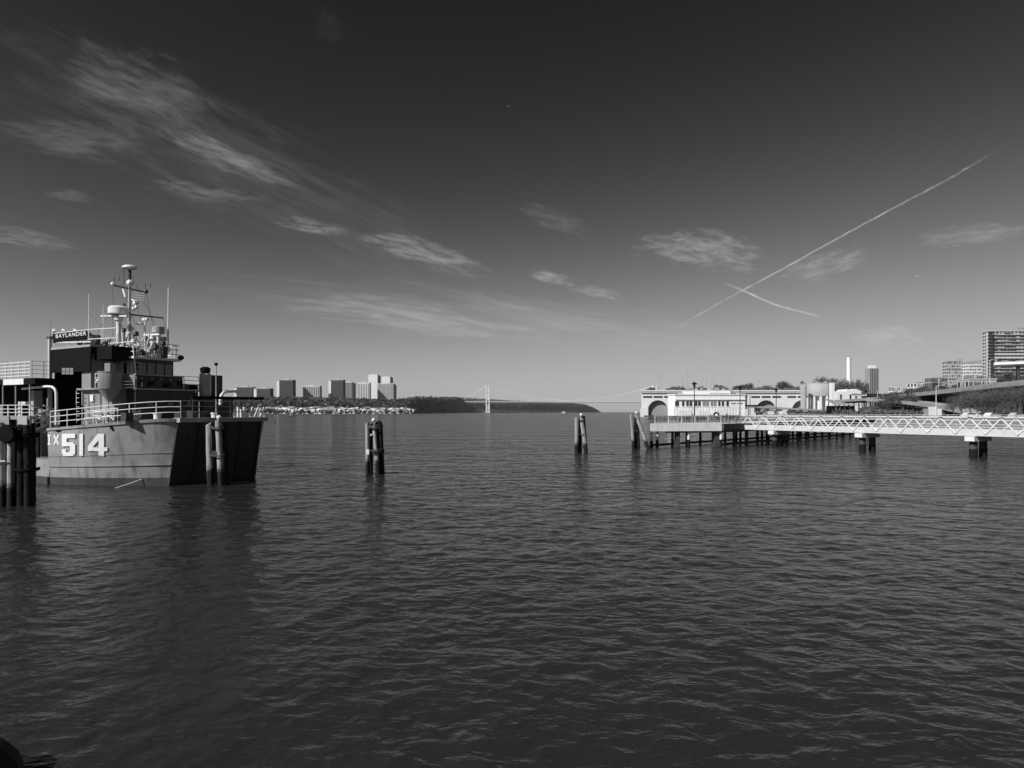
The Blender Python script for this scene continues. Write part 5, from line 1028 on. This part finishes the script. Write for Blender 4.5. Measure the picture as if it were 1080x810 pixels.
# ------------------------------------------------------------------ clouds: thin sheets of ice cloud at 7 km
ALT = 7000.0
def cloud_mat(name, dens, along, across, lo, hi, seed):
    m = bpy.data.materials.new(name); m.use_nodes = True; t = m.node_tree; t.nodes.clear(); out = t.nodes.new('ShaderNodeOutputMaterial')
    uv = t.nodes.new('ShaderNodeUVMap'); sx = t.nodes.new('ShaderNodeSeparateXYZ'); t.links.new(uv.outputs[0], sx.inputs[0])
    mp = t.nodes.new('ShaderNodeMapping'); mp.inputs['Scale'].default_value = (along, across, 1); mp.inputs['Location'].default_value = (seed * 3.7, seed * 1.3, seed)
    uv2 = t.nodes.new('ShaderNodeUVMap'); uv2.uv_map = 'flow'; uv.uv_map = 'edge'; t.links.new(uv2.outputs[0], mp.inputs[0])
    n = t.nodes.new('ShaderNodeTexNoise'); n.inputs['Scale'].default_value = 1; n.inputs['Detail'].default_value = 7; n.inputs['Roughness'].default_value = .55; n.inputs['Distortion'].default_value = .25
    t.links.new(mp.outputs[0], n.inputs['Vector'])
    r = t.nodes.new('ShaderNodeMapRange'); r.interpolation_type = 'SMOOTHSTEP'; r.inputs[1].default_value = lo - .07; r.inputs[2].default_value = hi + .05; r.inputs[4].default_value = dens * (.5 if along < 1 / 20 or across > 1 / 5 else .55)
    def mth(op, a_, b_):
        q = t.nodes.new('ShaderNodeMath'); q.operation = op
        for k_, v_ in enumerate((a_, b_)):
            if isinstance(v_, (int, float)): q.inputs[k_].default_value = v_
            else: t.links.new(v_, q.inputs[k_])
        return q.outputs[0]
    def edge(sock, p):   # 4 q (1-q), to a power: nothing at the rim
        return mth('POWER', mth('MULTIPLY', mth('MULTIPLY', sock, mth('SUBTRACT', 1.0, sock)), 4.0), p)
    e = mth('MULTIPLY', edge(sx.outputs[0], .7), edge(sx.outputs[1], .9))
    mp2 = t.nodes.new('ShaderNodeMapping'); mp2.inputs['Scale'].default_value = (along * 2.2, across * 2.6, 1); mp2.inputs['Rotation'].default_value = (0, 0, .12); mp2.inputs['Location'].default_value = (seed, seed * 2.1, 3)
    t.links.new(uv2.outputs[0], mp2.inputs[0])
    nf = t.nodes.new('ShaderNodeTexNoise'); nf.inputs['Scale'].default_value = 1; nf.inputs['Detail'].default_value = 10; nf.inputs['Roughness'].default_value = .68; nf.inputs['Distortion'].default_value = .35; t.links.new(mp2.outputs[0], nf.inputs['Vector'])
    mix = mth('ADD', mth('MULTIPLY', n.outputs[0], .6), mth('MULTIPLY', nf.outputs[0], .4))
    torn = mth('SUBTRACT', mix, mth('MULTIPLY', mth('SUBTRACT', 1.0, e), .3))      # the rim eats into the fibres, so the outline is torn
    t.links.new(torn, r.inputs[0]); al = t.nodes.new('ShaderNodeMath'); al.operation = 'MULTIPLY'; t.links.new(r.outputs[0], al.inputs[0]); t.links.new(mth('MINIMUM', mth('MULTIPLY', e, 3.0), 1.0), al.inputs[1])
    tr = t.nodes.new('ShaderNodeBsdfTransparent'); tl = t.nodes.new('ShaderNodeBsdfTranslucent'); tl.inputs[0].default_value = (.9, .9, .9, 1); mx = t.nodes.new('ShaderNodeMixShader')
    t.links.new(al.outputs[0], mx.inputs[0]); t.links.new(tr.outputs[0], mx.inputs[1]); t.links.new(tl.outputs[0], mx.inputs[2]); t.links.new(mx.outputs[0], out.inputs[0]); return m
def wisp(name, label, cat, pts, widths, dens, along=1 / 40, across=1 / 7, lo=.42, hi=.8, alt=ALT, jit=0):
    global WN; WN += 1; alt = alt + 45 * WN; rng = np.random.default_rng(WN)
    p = resample([(a, b, w * (1.35 if cat == 'cloud' else .38)) for (a, b), w in zip(pts, widths)], 48); rows = []
    for i in range(48):
        d = p[min(i + 1, 47), :2] - p[max(i - 1, 0), :2]; d = d / np.linalg.norm(d); nn = np.array([-d[1], d[0]]); rows.append([p[i, :2] + nn * p[i, 2] * q for q in np.linspace(-.5, .5, 7)])
    vs = []; flow = []; edge = []; s = 0
    for i, r in enumerate(rows):
        if i: s += np.linalg.norm(r[3] - rows[i - 1][3])
        for j, q in enumerate(r):
            k = (alt - CAMZ) / max(3.0, HOR - q[1]); z = alt; vs.append(((q[0] - CXP) * k, FPX * k, z)); flow.append((s, (j / 6 - .5) * p[i, 2])); edge.append((i / 47, j / 6))
    fs = [(i * 7 + j, i * 7 + j + 1, (i + 1) * 7 + j + 1, (i + 1) * 7 + j) for i in range(47) for j in range(6)]
    c = vs[24 * 7 + 3]; mb = MB().add(vs, fs); o = mb.build(name, cloud_mat(name + '_ice', dens, along, across, lo, hi, WN), None, True, c); me = o.data
    for nm, data in (('edge', edge), ('flow', flow)):
        u = me.uv_layers.new(name=nm)
        for l in me.loops: u.data[l.index].uv = data[l.vertex_index]
    return tag(o, label, cat)
WN = 0
wisp('contrail', 'long thin contrail rising from centre to the upper right', 'contrail', [(690, 360), (760, 318), (820, 287), (880, 253), (960, 210), (1010, 184), (1066, 148)], [5, 6, 7, 7, 8, 9, 10], .85, 1 / 14, 1 / 3, .3, .66)
wisp('contrail', 'short broken contrail sloping down under the long one', 'contrail', [(758, 296), (790, 309), (815, 321), (845, 329), (870, 335)], [6, 7, 7, 8, 7], .8, 1 / 12, 1 / 3.2, .25, .62)
C_ = 'cirrus_cloud'
wisp(C_, 'largest hazy cirrus cloud high in the upper left', 'cloud', [(40, 40), (100, 78), (160, 100), (215, 130), (240, 150)], [40, 70, 90, 70, 30], .32, 1 / 60, 1 / 16, .38, .8)
wisp(C_, 'slanting cirrus streak below the big upper left cloud', 'cloud', [(170, 140), (220, 158), (260, 173), (325, 197)], [30, 34, 26, 14], .55, 1 / 50, 1 / 9, .35, .75)
wisp(C_, 'faint cirrus veil at the far left under the big cloud', 'cloud', [(-30, 128), (40, 140), (100, 150), (170, 152)], [30, 40, 40, 26], .28, 1 / 50, 1 / 9, .35, .8)
wisp(C_, 'thin cirrus smudge above the ship at middle left', 'cloud', [(140, 185), (200, 202), (250, 208), (300, 214)], [16, 22, 18, 10], .3, 1 / 30, 1 / 6, .38, .75)
wisp(C_, 'short cirrus streak at the left edge above the ship', 'cloud', [(-30, 243), (20, 250), (60, 257), (90, 264)], [16, 20, 16, 10], .36, 1 / 40, 1 / 6, .35, .75)
wisp(C_, 'small cirrus speck below the left edge veil', 'cloud', [(45, 204), (75, 206), (105, 210)], [10, 12, 8], .3, 1 / 25, 1 / 5, .35, .75)
wisp(C_, 'bright tiny cirrus fleck left of the hooked streak', 'cloud', [(285, 232), (335, 240), (375, 245)], [10, 18, 10], .5, 1 / 25, 1 / 6, .38, .72)
wisp(C_, 'bright hooked cirrus streak at centre left', 'cloud', [(372, 247), (410, 256), (450, 266), (490, 280), (524, 285)], [10, 22, 30, 26, 18], .62, 1 / 32, 1 / 7, .36, .72)
wisp(C_, 'long soft cirrus band low over the far shore', 'cloud', [(270, 322), (350, 322), (430, 332), (500, 347), (580, 352)], [16, 30, 34, 26, 12], .5, 1 / 60, 1 / 6, .36, .74)
wisp(C_, 'faint low cirrus band right of the long soft one', 'cloud', [(440, 300), (520, 318), (600, 340), (690, 352)], [10, 26, 34, 20], .3, 1 / 60, 1 / 7, .38, .8)
wisp(C_, 'feathered cirrus cloud left of the contrail', 'cloud', [(655, 263), (700, 260), (750, 262), (790, 272), (820, 270)], [14, 34, 44, 36, 14], .62, 1 / 24, 1 / 8, .36, .74)
wisp(C_, 'feathered cirrus cloud just right of the contrail', 'cloud', [(812, 294), (850, 285), (890, 274), (930, 262)], [18, 26, 26, 14], .5, 1 / 24, 1 / 7, .36, .74)
wisp(C_, 'pale cirrus streak near the right edge', 'cloud', [(950, 256), (1000, 250), (1050, 245), (1100, 236)], [14, 22, 24, 16], .4, 1 / 30, 1 / 6, .36, .74)
wisp(C_, 'small round cirrus puff right of centre', 'cloud', [(552, 286), (582, 293), (612, 299)], [8, 15, 8], .48, 1 / 20, 1 / 6, .35, .7)
wisp(C_, 'small cirrus puff next to the round one', 'cloud', [(592, 305), (625, 305), (662, 317)], [8, 14, 8], .42, 1 / 22, 1 / 6, .36, .7)
wisp(C_, 'faint cirrus trace above the round puff', 'cloud', [(540, 215), (590, 234), (635, 248)], [16, 26, 14], .22, 1 / 30, 1 / 8, .38, .75)
wisp(C_, 'low faint cirrus patch above the dark high-rise', 'cloud', [(885, 352), (915, 357), (950, 350), (985, 366)], [14, 24, 24, 12], .35, 1 / 24, 1 / 6, .36, .72)
wisp(C_, 'dim cirrus smudge at the very top', 'cloud', [(325, 0), (345, 25), (365, 48)], [40, 40, 20], .04, 1 / 30, 1 / 9, .36, .75)

wisp(C_, 'wide faint cirrus veil spread across the left sky', 'cloud', [(-60, 30), (120, 110), (300, 200), (520, 300)], [110, 130, 110, 60], .13, 1 / 90, 1 / 14, .34, .8)
wisp(C_, 'wide faint cirrus veil low across the middle sky', 'cloud', [(180, 300), (420, 325), (640, 350), (900, 372)], [40, 60, 50, 30], .2, 1 / 90, 1 / 9, .34, .8)
# ------------------------------------------------------------------ thin haze over the river
hz_m = bpy.data.materials.new('thin_haze'); hz_m.use_nodes = True; t = hz_m.node_tree; t.nodes.clear(); out = t.nodes.new('ShaderNodeOutputMaterial'); pv = t.nodes.new('ShaderNodeVolumePrincipled')
pv.inputs['Color'].default_value = (.9, .9, .9, 1); pv.inputs['Density'].default_value = 2e-5; pv.inputs['Anisotropy'].default_value = 0.0; t.links.new(pv.outputs[0], out.inputs['Volume'])
o = MB().box(-40000, 40000, -40000, 40000, -6, 205).build('haze', hz_m); tag(o, 'thin pale haze lying over the river', 'haze', kind='stuff')

# labels that follow each repeat's place along its row
def number_row(group, base):
    obs = sorted([o for o in COL.objects if o.get('group') == group and o.get('label') == base], key=lambda o: o.location.x / max(1, o.location.y))
    for k, o in enumerate(obs): o['label'] = base + ', ' + nth(k)
for b_ in ('small pale gabled house at the far water edge', 'small pale gabled house in the middle row of the far shore', 'small pale gabled house under the far woods'): number_row('houses along the far shore', b_)
number_row('boats moored at the far shore', 'white motor boat moored along the far shore'); number_row('trees on the slope behind the parkway', 'bare tree on the slope behind the parkway')
number_row('roof park trees', 'small bare tree in the park on the plant roof'); number_row('trees round the chimney', 'tall bare tree beside the white chimney'); number_row('floodlight poles on the roof park', 'thin tall floodlight pole on the plant roof park')
